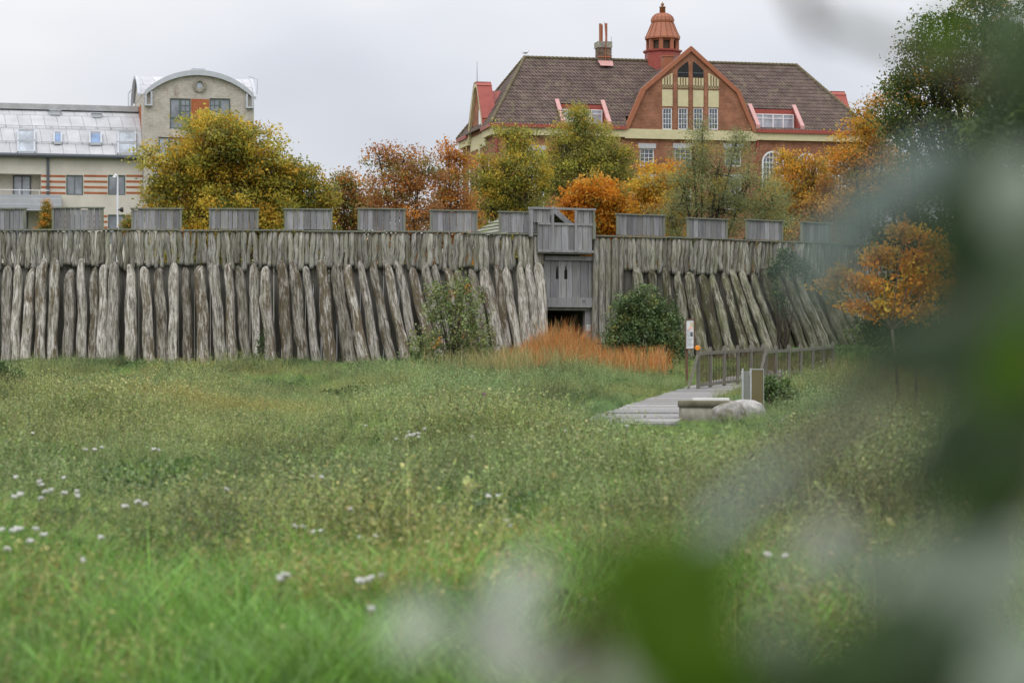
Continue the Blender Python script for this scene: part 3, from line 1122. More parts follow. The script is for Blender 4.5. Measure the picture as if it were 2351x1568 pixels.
    for i in range(4):
        m.prism([(gc + ii[i][0], yg - .2, ii[i][1]), (gc + ii[i + 1][0], yg - .2, ii[i + 1][1]),
                 (gc + o[i + 1][0], yg - .2, o[i + 1][1]), (gc + o[i][0], yg - .2, o[i][1])], (0, .45, 0))
    m.build('gable_coping', M_COPPER, root)
    # end gables: cream edged, red metal cap
    for side in (0, 1):
        X = (lambda x: x) if side == 0 else (lambda x: L - x)
        pr = [(3.6, ze - .3), (3.9, 23.0), (5.9, 26.0), (6.3, 26.35), (7.2, 26.35), (7.6, 26.0), (9.6, 23.0), (9.9, ze - .3)]
        m = MB(); m.prism([(X(-.05), v, z) for v, z in pr], (X(.3) - X(-.05), 0, 0)); e = m.build('end_gable', M_BRICK, root)
        m = MB()
        for (v0, z0), (v1, z1) in zip(pr[:-1], pr[1:]):
            m.prism([(X(-.28), v0, z0), (X(-.28), v1, z1), (X(-.28), v1 * .9 + .675, z1 - .35), (X(-.28), v0 * .9 + .675, z0 - (.0 if z0 < ze else .35))], (X(.0) - X(-.28), 0, 0))
        m.build('cream_edge', M_CREAM, e)
        m = MB()
        for (v0, z0), (v1, z1) in zip(pr[:-1], pr[1:]):
            m.prism([(X(-.3), v0, z0), (X(-.3), v1, z1), (X(-.3), v1, z1 + .1), (X(-.3), v0 - .08, z0 + .1)], (X(1.0) - X(-.3), 0, 0))
        m.build('red_coping', M_RED, e)
        m = MB()
        q = [(4.1, 23.3), (6.75, 25.75), (9.4, 23.3)]
        for (v0, z0), (v1, z1) in zip(q[:-1], q[1:]):
            m.quad((X(.9), v0, z0), (X(.9), v1, z1), (X(4.3), v1, z1), (X(4.3), v0, z0))
        m.quad((X(.9), 4.1, 23.3), (X(4.3), 4.1, 23.3), (X(4.3), 4.0, 22.4), (X(.9), 4.0, 22.4))
        m.build('red_dormer_roof', M_RED, e)
        m = MB(); m.box(min(X(-.07), X(-.1)), max(X(-.07), X(-.1)), 5.2, 6.1, 22.5, 24.0); m.build('end_window', M_WHITE, e)
    m = MB(); m.tube([(-.1, 6.75, 26.3), (-.1, 6.75, 28.2)], [.03, .015], 6); m.build('lightning_rod', M_GUTTER, root)
    for x in (.1, gr + .3):
        m = MB(); m.tube([(x, -.12, 14), (x, -.12, 21.3)], [.09, .09], 8); m.build('downpipe', M_RED, root)
    # lantern (cupola)
    vc = 6.9; uc = U(1521, vc)
    zc_ = lambda py: fr.z(py, uc, vc)
    k = (fr.d0 + uc * fr.s + vc * fr.c) / F
    ph = R(22.5)
    m = MB(); m.lathe((uc, vc), [(41 * k, zc_(170)), (41 * k, zc_(124)), (45 * k, zc_(121)), (45.5 * k, zc_(117.5)), (36 * k, zc_(116))], 8, ph)
    lan = m.build('lantern', M_RED, root)
    m = MB()
    for i in range(8):
        a = ph + i * R(45)
        m.box(uc + 33 * k * math.cos(a) - .16, uc + 33 * k * math.cos(a) + .16, vc + 33 * k * math.sin(a) - .16, vc + 33 * k * math.sin(a) + .16, zc_(117), zc_(92))
    m.lathe((uc, vc), [(34 * k, zc_(96)), (34 * k, zc_(91))], 8, ph)
    m.build('lantern_post', M_COPPER, lan)
    m = MB(); m.lathe((uc, vc), [(28 * k, zc_(117)), (28 * k, zc_(92))], 8, ph); m.build('louvre', plain('dark_louvre', (.10, .07, .05), .7, .2, 0, .3, 3), lan)
    m = MB()
    m.lathe((uc, vc), [(38 * k, zc_(90)), (40.5 * k, zc_(92)), (40.5 * k, zc_(88)), (34 * k, zc_(75)), (28.5 * k, zc_(62)), (25 * k, zc_(54))], 16, ph)
    m.lathe((uc, vc), [(24 * k, zc_(55)), (26.5 * k, zc_(52)), (26.5 * k, zc_(48)), (24 * k, zc_(41)), (19 * k, zc_(36)), (12 * k, zc_(32)), (4 * k, zc_(30.5))], 16, ph)
    m.build('lantern_dome', M_COPPER, lan)
    m = MB()
    for i in range(16):
        a = ph + i * R(22.5)
        ca, sa = math.cos(a), math.sin(a)
        pts = [(r * k, zc_(y)) for r, y in ((41, 88.5), (34.5, 75), (29, 62), (25.5, 54))]
        m.tube([(uc + r * ca, vc + r * sa, z) for r, z in pts], [.03] * 4, 4)
        pts = [(r * k, zc_(y)) for r, y in ((27, 50), (26.5, 47), (24.3, 41), (19.3, 36), (12, 32))]
        m.tube([(uc + r * ca, vc + r * sa, z) for r, z in pts], [.025] * 5, 4)
    m.build('standing_seam', plain('dark_seam', (.26, .085, .045), .5, .3), lan)
    m = MB()
    m.lathe((uc, vc), [(7 * k, zc_(33)), (7 * k, zc_(18)), (7.8 * k, zc_(17.5)), (7.8 * k, zc_(16.5)), (1 * k, zc_(16))], 10)
    m.lathe((uc, vc), [(1.2 * k, zc_(16.4)), (1.2 * k, zc_(15)), (3.4 * k, zc_(13.5)), (4 * k, zc_(11.3)), (3.4 * k, zc_(9)), (1 * k, zc_(7.6)), (.4 * k, zc_(4.5))], 10)
    m.build('finial', plain('brown_finial', (.30, .13, .05), .5, .35), lan, True)
    # chimney with flues
    vc = 6.75; uc = U(1385, vc); k = (fr.d0 + uc * fr.s + vc * fr.c) / F
    zc_ = lambda py: fr.z(py, uc, vc)
    m = MB(); m.box(uc - 15 * k, uc + 15 * k, vc - .55, vc + .55, zc_(165), zc_(112)); m.build('chimney', brick_mat('sooty_brick', (.16, .085, .06), (.30, .20, .14), (.16, .13, .10), .25, .16, .03, .4), root)
    ch = bpy.context.scene.objects[root.children[-1].name]
    m = MB(); m.box(uc - 17 * k, uc + 17 * k, vc - .65, vc + .65, zc_(112), zc_(98)); m.build('chimney_cap', M_CONC, ch)
    for dx, w_, t in ((-8.5, 3, 56), (-4.3, 2, 58), (5.8, 2.6, 55)):
        m = MB(); m.tube([(uc + dx * k, vc - .2, zc_(98)), (uc + dx * k, vc - .2, zc_(t))], [w_ * k] * 2, 8); m.build('flue', M_COPPER, ch)
    m = MB(); m.tube([(uc + 1.2 * k, vc - .6, zc_(142)), (uc + 1.2 * k, vc - .72, zc_(94)), (uc + 1.2 * k, vc - .3, zc_(53))], [1.2 * k, 1.3 * k, .8 * k], 6)
    for y in (111, 133):
        m.box(uc - 16 * k, uc + 16 * k, vc - .62, vc - .555, zc_(y + 1.5), zc_(y - 1.5))
    m.build('iron_strap', M_COPPER, ch)
    m = MB(); m.quad((uc - 17 * k, vc - .62, zc_(142)), (uc + 18 * k, vc - .62, zc_(142)), (uc + 16 * k, vc - 1.15, zc_(150) - .2), (uc - 14 * k, vc - 1.15, zc_(150) - .2)); m.build('flashing', M_PINK, ch)
    m = MB()
    for i in range(5):
        z = zc_(135 - i * 7); m.box(uc + 17 * k, uc + 21 * k, vc - .02, vc + .02, z - .02, z + .02)
    m.tube([(uc + 19 * k, vc, zc_(140)), (uc + 19 * k, vc, zc_(84))], [.025, .015], 5); m.build('aerial', M_GUTTER, ch)
    # small red vent stack left of the gable top
    m = MB(); u0, u1 = U(1521, 2.5), U(1544, 2.5); z0, z1 = fr.z(168, u0, 2.5), fr.z(131, u0, 2.5)
    m.box(u0, u1, 2.2, 3.0, z0 - 1, z1); m.box(u0 - .06, u1 + .06, 2.14, 3.06, z1, z1 + .1)
    m.build('vent_stack', M_COPPER, root)
    # gull on the left end of the ridge
    bpy.context.view_layer.update()
    return root.matrix_world @ Vector((xr0 + .12, yr, zr + .15))


gull_at = build_brick()


def build_gull(p):
    g = empty('gull', p)
    tag(g, 'white and grey gull perched on the left end of the brown tiled ridge', 'bird')
    b = MB()
    pts = [(-.26, 0, .20), (-.18, 0, .22), (-.06, 0, .24), (.06, 0, .27), (.13, 0, .33), (.17, 0, .40), (.21, 0, .425), (.245, 0, .42), (.28, 0, .41), (.31, 0, .40)]
    b.tube(pts, [.015, .05, .095, .105, .075, .052, .056, .04, .015, .005], 10)
    b.build('body', M_GULLW, g, True)
    for s in (-1, 1):
        w = MB(); w.tube([(.1, s * .085, .29), (0, s * .10, .27), (-.14, s * .08, .24), (-.34, s * .03, .22)], [.03, .06, .05, .008], 7); w.build('wing', M_GULLG, g, True)
        l = MB(); l.tube([(.0, s * .035, .17), (.0, s * .035, 0)], [.012, .009], 5); l.box(-.01, .05, s * .035 - .02, s * .035 + .02, -.004, .006); l.build('leg', M_PINK, g)


build_gull(gull_at)


# ------------------------------------------------------------------ apartment building
def build_apartment():
    fr = Frame(330, 178, 13.5)
    root = fr.root('apartment_building')
    tag(root, 'beige apartment block with zinc roof and a round topped brick tower', 'building')
    U = fr.u
    Zf = lambda py, px, v=0: fr.z(py, fr.u(px, v), v)
    zg = 1.4
    tw, td = U(583), 9.2
    zs, za = Zf(214, 340), Zf(168, 458)
    # tower: front with segmental top
    hw = tw / 2 - .35
    rise = za - zs; Rr = (hw * hw + rise * rise) / (2 * rise)

    def arc(x):
        return zs + math.sqrt(max(0, Rr * Rr - (x - tw / 2) ** 2)) - (Rr - rise)
    holes = []
    wins = [(390, 438, 226, 296, 2, 'a'), (481, 529, 226, 296, 2, 'b'), (364, 414, 315, 385, 2, 'a'), (364, 414, 405, 470, 2, 'a'), (497, 545, 315, 385, 2, 'b')]
    for a, b, t, bt, n, k in wins:
        holes.append((U(a), U(b), Zf(bt, a), Zf(t, a)))
    m = MB()
    wall_holes(m, lambda z: 0, lambda z: tw, [zg, zs], holes, 0, .15)
    n = 20
    for i in range(n):
        x0, x1 = .35 + (tw - .7) * i / n, .35 + (tw - .7) * (i + 1) / n
        m.quad((x0, 0, zs), (x1, 0, zs), (x1, 0, arc(x1)), (x0, 0, arc(x0)))
    m.quad((tw, 0, zg), (tw, td, zg), (tw, td, zs), (tw, 0, zs)); m.quad((tw, td, zg), (0, td, zg), (0, td, zs), (tw, td, zs))
    m.quad((0, 0, zg), (0, td, zg), (0, td, zs), (0, 0, zs))
    tow = m.build('tower_wall', M_TAN, root)
    for h, wn in zip(holes, wins):
        x0, x1, z0, z1 = h
        xm = (x0 + x1) / 2; zm = z0 + (z1 - z0) * .36

        def ex(mm, x0=x0, x1=x1, z0=z0, z1=z1, xm=xm, zm=zm, k=wn[5]):
            mm.box(x0 + .07, x1 - .07, .06, .125, zm - .07, zm + .07)
            mm.box(xm - .07, xm + .07, .055, .13, zm + .07, z1 - .07)
            a, b = (xm + .07, x1 - .07) if k == 'a' else (x0 + .07, xm - .07)
            mm.box((a + b) / 2 - .02, (a + b) / 2 + .02, .07, .12, zm + .07, z1 - .07)
            for j in (1, 2):
                z = zm + .07 + (z1 - zm - .14) * j / 3
                mm.box(a, b, .072, .118, z - .02, z + .02)
        window(tow, x0, x1, z0, z1, .06, 1, 1, M_GREENF, M_GLASSB if wn[2] > 300 else M_GLASSG, .09, .04, extra=ex)
    m = MB()
    m.box(holes[0][1] + .03, holes[1][0] - .03, -.02, .1, holes[0][2] - .2, holes[0][3])
    m.box(holes[2][1] + .03, holes[4][0] - .03, -.02, .1, holes[2][2] - 6, holes[2][3])
    m.build('orange_brick_panel', M_ORANGE, tow)
    m = MB(); m.box(-.03, .0, 2.2, 6.8, zg, Zf(233, 320)); m.build('orange_brick_panel', M_ORANGE, tow)
    # round window
    xc, zc = U(458), Zf(197, 458)
    m = MB(); k = 178 / F
    for i in range(20):
        a, b = R(18 * i), R(18 * i + 18)
        m.prism([(xc + r * k * math.cos(t), -.03, zc + r * k * math.sin(t)) for r, t in ((9.5, a), (15.5, a), (15.5, b), (9.5, b))], (0, -.12, 0))
    rw = m.build('round_window', M_CONC, tow)
    m = MB(); m.prism([(xc + 6 * k * math.cos(R(t)), -.03, zc + 6.5 * k * math.sin(R(t))) for t in range(0, 360, 24)], (0, .01, 0)); m.build('pane', M_GLASSB, rw)
    # crossed barrel vault roof
    m = MB()
    for i in range(n):
        x0, x1 = .1 + (tw - .2) * i / n, .1 + (tw - .2) * (i + 1) / n
        f = lambda x: zs + .08 + (arc(.35 + (x - .1) / (tw - .2) * (tw - .7)) - zs)
        m.quad((x0, -.25, f(x0)), (x1, -.25, f(x1)), (x1, td + .25, f(x1)), (x0, td + .25, f(x0)))
    c2 = td / 2; h2 = 3.3; r2 = za - zs + .1; R2 = (h2 * h2 + r2 * r2) / (2 * r2)
    arc2 = lambda v: zs + math.sqrt(max(0, R2 * R2 - (v - c2) ** 2)) - (R2 - r2)
    for i in range(n):
        v0, v1 = c2 - h2 + 2 * h2 * i / n, c2 - h2 + 2 * h2 * (i + 1) / n
        m.quad((-.3, v0, arc2(v0) + .05), (tw + .3, v0, arc2(v0) + .05), (tw + .3, v1, arc2(v1) + .05), (-.3, v1, arc2(v1) + .05))
    m.build('vault_roof', M_ZINC, tow)
    m = MB()
    for x in (-.02, tw + .02):
        m.add([(x, c2 - h2 + 2 * h2 * i / n, arc2(c2 - h2 + 2 * h2 * i / n)) for i in range(n + 1)] + [(x, c2, zs - .05)], [(i, i + 1, n + 1) for i in range(n)])
    m.build('side_gable', M_TAN, tow)
    m, m2_, m3 = MB(), MB(), MB()
    for i in range(n):
        x0, x1 = .1 + (tw - .2) * i / n, .1 + (tw - .2) * (i + 1) / n
        m.prism([(x0, -.3, f(x0) - .28), (x1, -.3, f(x1) - .28), (x1, -.3, f(x1) + .1), (x0, -.3, f(x0) + .1)], (0, .28, 0))
        v0, v1 = c2 - h2 + 2 * h2 * i / n, c2 - h2 + 2 * h2 * (i + 1) / n
        for x in (-.34, tw + .14):
            (m2_ if x < 0 else m3).prism([(x, v0, arc2(v0) - .12), (x, v1, arc2(v1) - .12), (x, v1, arc2(v1) + .1), (x, v0, arc2(v0) + .1)], (.2, 0, 0))
    for q in (m, m2_, m3):
        q.build('zinc_edge', M_ZINCE, tow)
    zb = Zf(240, 335)
    for x in (.06, tw - .62):
        m = MB()
        for a, b in ((x, x + .14), (x + .42, x + .56)):
            m.box(a, b, -.28, -.02, zb, zs + .1)
        m.box(x, x + .56, -.28, -.02, zb - .12, zb)
        m.build('gutter_box', M_ZINCE, tow)
    m = MB(); m.box(tw / 2 - .5, tw / 2 + .5, .4, 1.4, za + .05, za + .38); m.build('roof_vent', M_ZINCE, tow)
    m = MB()
    m.tube([(-.45, 8.5, zs - 1), (-.45, 8.5, zs + .9), (-.2, 8.2, zs + 1.2)], [.05] * 3, 6); m.build('roof_ladder', M_ZINCE, tow)
    m = MB(); m.tube([(tw + .3, .6, zs + .2), (tw + .35, .6, zs + 1.3), (tw - .3, .6, zs + 1.5)], [.03] * 3, 6)
    m.build('roof_ladder', M_ZINCE, tow)
    # long block to the left
    vb = .7; xl = -17.0
    ze = Zf(362, 328, vb)
    prof = [(vb - .35, ze), (vb + 1.1, ze + 1.75), (vb + 2.3, ze + 2.95), (vb + 3.4, ze + 3.65), (vb + 4.2, ze + 3.85), (vb + 6, ze + 3.9), (vb + 12, ze)]
    holes = []
    bw = [(152, 191, 402, 448), (248, 288, 402, 448), (248, 288, 493, 560), (152, 191, 493, 560)]
    for a, b, t_, bt in bw:
        holes.append((U(a, vb), U(b, vb), Zf(bt, a, vb), Zf(t_, a, vb)))
    rec = (U(-190, vb), U(94, vb), Zf(452, 60, vb), Zf(400, 60, vb))
    rec2 = (U(-190, vb), U(94, vb), Zf(560, 60, vb), Zf(484, 60, vb))
    m = MB()
    wall_holes(m, lambda z: xl, lambda z: -.02, [zg, ze - .05], holes + [rec, rec2], vb, .15)
    for r_ in (rec, rec2):
        m.box(r_[0], r_[1], vb + 1.2, vb + 1.3, r_[2], r_[3])
        m.quad((r_[1], vb, r_[2]), (r_[1], vb + 1.2, r_[2]), (r_[1], vb + 1.2, r_[3]), (r_[1], vb, r_[3]))
        m.quad((r_[0], vb, r_[2]), (r_[1], vb, r_[2]), (r_[1], vb + 1.2, r_[2]), (r_[0], vb + 1.2, r_[2]))
        m.quad((r_[0], vb, r_[3]), (r_[1], vb, r_[3]), (r_[1], vb + 1.2, r_[3]), (r_[0], vb + 1.2, r_[3]))
    m.quad((xl, vb + 12, zg), (0, vb + 12, zg), (0, vb + 12, ze), (xl, vb + 12, ze))
    m.quad((xl, vb, zg), (xl, vb + 12, zg), (xl, vb + 12, ze), (xl, vb, ze))
    blk = m.build('block_wall', M_PLASTER, root)
    for h in holes:
        window(blk, *h, vb + .06, 2, 1, M_GREENF, M_GLASSG, .09, .07)
    for (a, b, t_, bt) in ((30, 71, 403, 452), (-80, -5, 403, 452), (20, 64, 488, 560)):
        window(blk, U(a, vb + 1.1), U(b, vb + 1.1), Zf(bt, a, vb + 1.1) + .05, Zf(t_, a, vb + 1.1), vb + 1.1, 2, 1, M_GUTTER, M_GLASSB, .09, .07)
    m = MB()
    segs = ((94, 151), (192, 247), (289, 329))
    for a, b in segs:
        for y in (404, 417, 430, 443):
            m.box(U(a, vb) + .01, min(U(b, vb) - .01, -.03), vb - .012, vb + .05, Zf(y + 2.6, a, vb), Zf(y - 2.4, a, vb))
        for y in (496, 509, 522):
            m.box(U(a, vb) + .01, min(U(b, vb) - .01, -.03), vb - .012, vb + .05, Zf(y + 2.6, a, vb), Zf(y - 2.4, a, vb))
    m.build('brick_stripe', M_ORANGE, blk)
    m = MB()
    for (v0, z0), (v1, z1) in zip(prof[:-1], prof[1:]):
        m.quad((xl, v0, z0), (-.02, v0, z0), (-.02, v1, z1), (xl, v1, z1))
    rf = m.build('block_roof', M_ZINC, root)
    m = MB(); m.box(xl, -.05, vb + 3.2, vb + 5.4, ze + 3.7, ze + 4.12); m.build('ridge_capping', plain('ridge_zinc', (.40, .40, .40), .6, .3, 0, .2, 2), rf)
    m = MB(); m.tube([(xl, vb - .42, ze - .04), (-.05, vb - .42, ze - .04)], [.16, .16], 8); m.box(xl, -.05, vb - .3, vb, ze - .16, ze - .06)
    xp = U(110, vb); m.tube([(xp, vb - .1, ze - .2), (xp, vb - .1, 8)], [.1, .1], 8)
    m.build('gutter', M_GUTTER, blk)

    def onroof(z):
        return float(np.interp(z, [p[1] for p in prof[:5]], [p[0] for p in prof[:5]]))
    for a, b, t_, bt, dbl in ((41, 79, 303, 353, 1), (124, 141, 308, 331, 0), (206, 232, 308, 333, 0), (271, 310, 306, 356, 1)):
        def rp(px, py, off):
            v = vb + .5
            for _ in range(6):
                z = Zf(py, px, v); v = onroof(z)
            return Vector((U(px, v), v - off, z + off * .6))
        sk = MB(); gl = MB()
        rows = [(t_, (t_ + bt) / 2 - 1), ((t_ + bt) / 2 + 1, bt)] if dbl else [(t_, bt)]
        for (y0, y1) in rows:
            A, B, C_, D_ = rp(a, y1, .12), rp(b, y1, .12), rp(b, y0, .12), rp(a, y0, .12)
            for p, q in ((A, B), (B, C_), (C_, D_), (D_, A)):
                sk.bar(p, q, .13, .2)
            gl.add([A + Vector((0, -.02, .0)), B + Vector((0, -.02, .0)), C_ + Vector((0, -.02, 0)), D_ + Vector((0, -.02, 0))], [(0, 1, 2, 3)])
        o = sk.build('skylight', M_ZINCE, rf)
        gl.build('pane', M_GLASSB if dbl else M_GLASSK, o)
    for a, b, y in ((212, 232, 268), (115, 138, 262)):
        v = onroof(Zf(y, a, vb + 3)); x0, x1 = U(a, v), U(b, v); z = Zf(y, a, v)
        m = MB(); m.box(x0, x1, v - .3, v + .6, z - .1, z + .22); m.box(x0 - .06, x1 + .06, v - .38, v + .66, z + .22, z + .28); m.build('roof_hatch', M_ZINCE, rf)
    # snow rails
    m = MB()
    for y in (294, 330):
        v = vb + .8
        for _ in range(6):
            z = Zf(y, 160, v); v = onroof(z)
        m.tube([(xl, v - .15, z + .08), (-.2, v - .15, z + .08)], [.03, .03], 5)
        x = -16.5
        while x < -.3:
            m.box(x - .02, x + .02, v - .15, v + .12, z + .03, z + .08); x += 1.1
    m.build('snow_rail', M_ZINCE, rf)
    # balcony
    m = MB(); x0, x1 = U(-190, -.6), U(141, -.6)
    z0, z1 = Zf(483, 60, -.6), Zf(447, 60, -.6)
    m.box(x0, x1, -.62, -.55, z0, z1); m.box(x1 - .07, x1, -.55, vb, z0, z1); m.box(x0, x1 - .07, -.55, vb - .01, z0, z0 + .15)
    bal = m.build('balcony', M_CORR, root)
    m = MB(); zr_ = Zf(437, 60, -.6)
    m.tube([(x0, -.58, zr_), (x1 - .9, -.58, zr_)], [.035, .035], 6)
    x = x0 + .2
    while x < x1 - .9:
        m.box(x - .02, x + .02, -.6, -.56, z1, zr_); x += 1.4
    m.build('handrail', M_WHITE, bal)


build_apartment()

# low house with a red tile roof glimpsed between the yellow trees
def build_house():
    c = P(640, 500, 150)
    r = empty('low_house', (c.x, 150, G(c.x, 150)))
    tag(r, 'low house with orange tiled roof glimpsed behind the yellow maple', 'house')
    z = c.z - r.location.z
    m = MB(); m.box(-1.6, 1.6, 0, 6, 0, z - .6); m.build('wall', M_PLASTER, r)
    m = MB(); m.prism([(-2.1, -.3, z - .6), (0, -.3, z + .7), (2.1, -.3, z - .6)], (0, 6.6, 0)); m.build('roof', M_ORANGE, r)


build_house()

# street lamp with a loudspeaker
def build_lamp():
    b = P(270, 530, 165)
    zt = P(270, 405, 165).z
    g = G(b.x, 165)
    r = empty('street_lamp', (b.x, 165, g))
    tag(r, 'slim pale street lamp in front of the apartment block', 'street lamp')
    h = zt - g; s = 165 / F
    m = MB(); m.tube([(0, 0, 0), (0, 0, 4), (0, 0, h)], [.10, .08, .06], 10); m.build('pole', M_ZINCE, r, True)
    m = MB(); m.tube([(0, 0, h - .02), (-.12, 0, h + .06), (-.3, 0, h - .02)], [.05, .11, .05], 8); m.box(-.32, -.08, -.1, .1, h - .12, h - .02); m.build('lamp_head', M_WHITE, r, True)
    m = MB(); z = P(270, 482, 165).z - g
    m.tube([(.03, 0, z), (.12, 0, z), (.22, 0, z), (.34, -.03, z)], [.05, .06, .15, .19], 10); m.build('horn_speaker', M_BLACK, r, True)


build_lamp()


# ------------------------------------------------------------------ trees
def pal_pick(pal, n):
    w = np.array([p[1] for p in pal], float); w /= w.sum()
    i = nr.choice(len(pal), n, p=w)
    return np.array([p[0] for p in pal])[i]


YEL, GOLD, LIME = (.70, .49, .06), (.66, .36, .045), (.46, .44, .075)
GRN, DGRN, OLV = (.15, .20, .05), (.05, .085, .026), (.31, .30, .085)
ORG, RUST, BRN = (.76, .30, .03), (.50, .21, .06), (.35, .18, .08)
WIL, WIL2 = (.28, .32, .15), (.38, .38, .16)


def tree(name, label, cat, base_px, d, lobes, palette, leaf=.2, per=42, dens=1.0, trunk_r=.22, crad=.5, mat=None, group=None,
         gx=None, aspect=.6, droop=.2, twigs=.5, shell=.38, zbase=None, barkm=None):
    k = d / F
    bx = (base_px - CX) * k
    bz = G(bx, d) if zbase is None else zbase
    root = empty(name, (bx, d, bz))
    tag(root, label, cat, group)
    if group and leaf > .15:      # undergrowth at the tree's foot, seen through the gaps of the stakes
        xs_ = [l[0] for l in lobes]
        lobes = lobes + [((min(xs_) + max(xs_)) / 2, 580, (max(xs_) - min(xs_)) / 2 + 38, 62)]
    C, tr = [], MB()
    o = Vector((bx, d, bz))
    low = min(YH - (l[1] + l[3]) for l in lobes) * k + CZ - bz
    # trunk to the fork
    fork = Vector((rnd.uniform(-.2, .2), rnd.uniform(-.2, .2), max(low * .9, 1.2)))
    top = max(lobes, key=lambda l: -(l[1] - l[3]))
    tr.tube([(0, 0, -.2), (fork.x * .4, fork.y * .4, fork.z * .5), fork], [trunk_r * 1.25, trunk_r, trunk_r * .85], 9)
    for (lx, ly, rx, ry) in lobes:
        c = Vector(((lx - CX) * k, d + rnd.uniform(-.5, .5) * rx * k, CZ + (YH - ly) * k)) - o
        rx_, ry_ = rx * k, ry * k
        # limb up into this lobe
        mid = fork.lerp(c, .5) + Vector((rnd.uniform(-.1, .1) * rx_, rnd.uniform(-.2, .2) * rx_, -.12 * ry_))
        rl = trunk_r * (.35 + .4 * min(1, rx_ / 3.5))
        tip = c + Vector((rnd.uniform(-.1, .1) * rx_, 0, ry_ * .6))
        tr.tube([fork, mid, c, tip], [rl, rl * .7, rl * .4, rl * .08], 6)
        n = max(4, int(dens * 9 * rx_ * ry_ / (crad * crad)))
        u = nr.normal(size=(n, 3)); u /= np.linalg.norm(u, axis=1)[:, None]
        rr = shell + (1 - shell) * nr.random(n) ** .7
        rr *= 1 + .17 * nr.normal(size=n)
        pts = u * rr[:, None] * np.array([rx_, rx_ * .8, ry_]) + np.array(c)
        C.append(pts)
        for j in range(n):
            if rnd.random() < twigs:
                q = Vector(pts[j]); s = mid.lerp(tip, rnd.uniform(.25, .95)) if rnd.random() < .6 else c
                m_ = s.lerp(q, .55) + Vector((0, 0, -.08 * (q - s).length))
                w = rl * .16
                tr.tube([s, m_, q], [w * 1.1, w * .6, w * .15], 4, False)
    tr.build('trunk', barkm or M_BARK, root, True)
    C = np.concatenate(C)
    nC = len(C)
    col = pal_pick(palette, nC) * (1 + .12 * nr.normal(size=(nC, 1)))
    cnt = np.maximum(4, (per * 1.35 * (1.5 if d > 60 else 1) * nr.uniform(.5, 1.4, nC)).astype(int))
    idx = np.repeat(np.arange(nC), cnt)
    N = len(idx)
    off = nr.normal(size=(N, 3)) * np.array([1, 1, .62]) * crad * .55
    pc = C[idx] + off
    alt = pal_pick(palette, N)
    lc = col[idx] * .72 + alt * .28
    lc *= (1 + .18 * nr.normal(size=(N, 1)))
    leaf_obj('crown', pc, leaf * (.8 if d > 60 else 1) * nr.uniform(.6, 1.3, N), np.clip(lc, .004, .8), mat or M_LEAF, root, aspect, droop)
    return root


TG = 'autumn trees behind the palisade'
MAPLE = [(YEL, 4), (GOLD, 1.5), (LIME, 3), (OLV, 2), (GRN, 2.6)]
tree('maple_tree', 'big round maple with yellow and green leaves before the brick tower', 'tree', 540, 122,
     [(500, 320, 85, 70), (560, 345, 90, 75), (420, 385, 88, 70), (520, 430, 110, 75), (620, 410, 80, 75), (385, 455, 62, 60), (470, 500, 110, 60), (600, 500, 100, 50)],
     MAPLE, .21, 42, .9, .28, .55, group=TG)
tree('maple_tree', 'lower yellow maple with greener crown right beside the big maple', 'tree', 690, 124,
     [(665, 435, 60, 62), (715, 455, 55, 62), (650, 500, 60, 50), (725, 510, 52, 50)], [(YEL, 3), (LIME, 2.5), (GRN, 3), (OLV, 2), (GOLD, 1)], .2, 42, .9, .2, .5, group=TG)
tree('young_tree', 'tiny conical tree with orange tinted leaves in the second parapet gap', 'tree', 108, 112,
     [(108, 520, 20, 25), (108, 495, 13, 22), (107, 475, 7, 16)], [(OLV, 3), (ORG, 2), (GRN, 2)], .11, 26, 1.2, .05, .2, group=TG)
tree('young_tree', 'low orange bush showing in the third parapet gap by the lower window', 'tree', 292, 112,
     [(295, 520, 14, 26)], [(OLV, 3), (ORG, 2), (GRN, 2)], .12, 26, 1.2, .05, .2, group=TG)
tree('small_tree', 'small tree with green top and rusty lower leaves between two maples', 'tree', 800, 126,
     [(785, 415, 32, 34), (815, 445, 48, 42), (775, 485, 50, 52), (830, 500, 55, 50)], [(RUST, 3), (GRN, 2.5), (OLV, 2), (GOLD, 1), (BRN, 1.5)], .19, 34, .75, .16, .48, group=TG)
tree('oak_tree', 'reddish brown tree with thin airy top in the middle of the row', 'tree', 920, 120,
     [(870, 365, 36, 36), (925, 375, 50, 42), (905, 435, 68, 55), (965, 410, 52, 55), (880, 490, 60, 45), (960, 495, 75, 50)],
     [(RUST, 4), (BRN, 3), (ORG, 1), (OLV, 1.3), (GRN, .6)], .17, 34, .7, .2, .5, group=TG, twigs=.9)
tree('oak_tree', 'slender rusty orange tree just left of the brick building corner', 'tree', 1035, 123,
     [(1030, 350, 26, 34), (1055, 385, 30, 40), (1020, 420, 42, 50), (1045, 480, 60, 52), (1000, 500, 40, 45)],
     [(RUST, 3), (ORG, 2.2), (BRN, 2), (OLV, 1.3)], .17, 34, .75, .15, .48, group=TG, twigs=.9)
tree('linden_tree', 'yellow green tree covering the left brick corner and downpipe', 'tree', 1170, 130,
     [(1165, 320, 34, 34), (1205, 335, 42, 42), (1110, 395, 38, 50), (1160, 400, 60, 60), (1215, 410, 60, 60), (1130, 470, 65, 60), (1200, 490, 80, 60)],
     [(LIME, 3), (YEL, 2.2), (OLV, 3), (GRN, 2.5), (GOLD, 1)], .17, 38, .8, .2, .5, group=TG, twigs=.7)
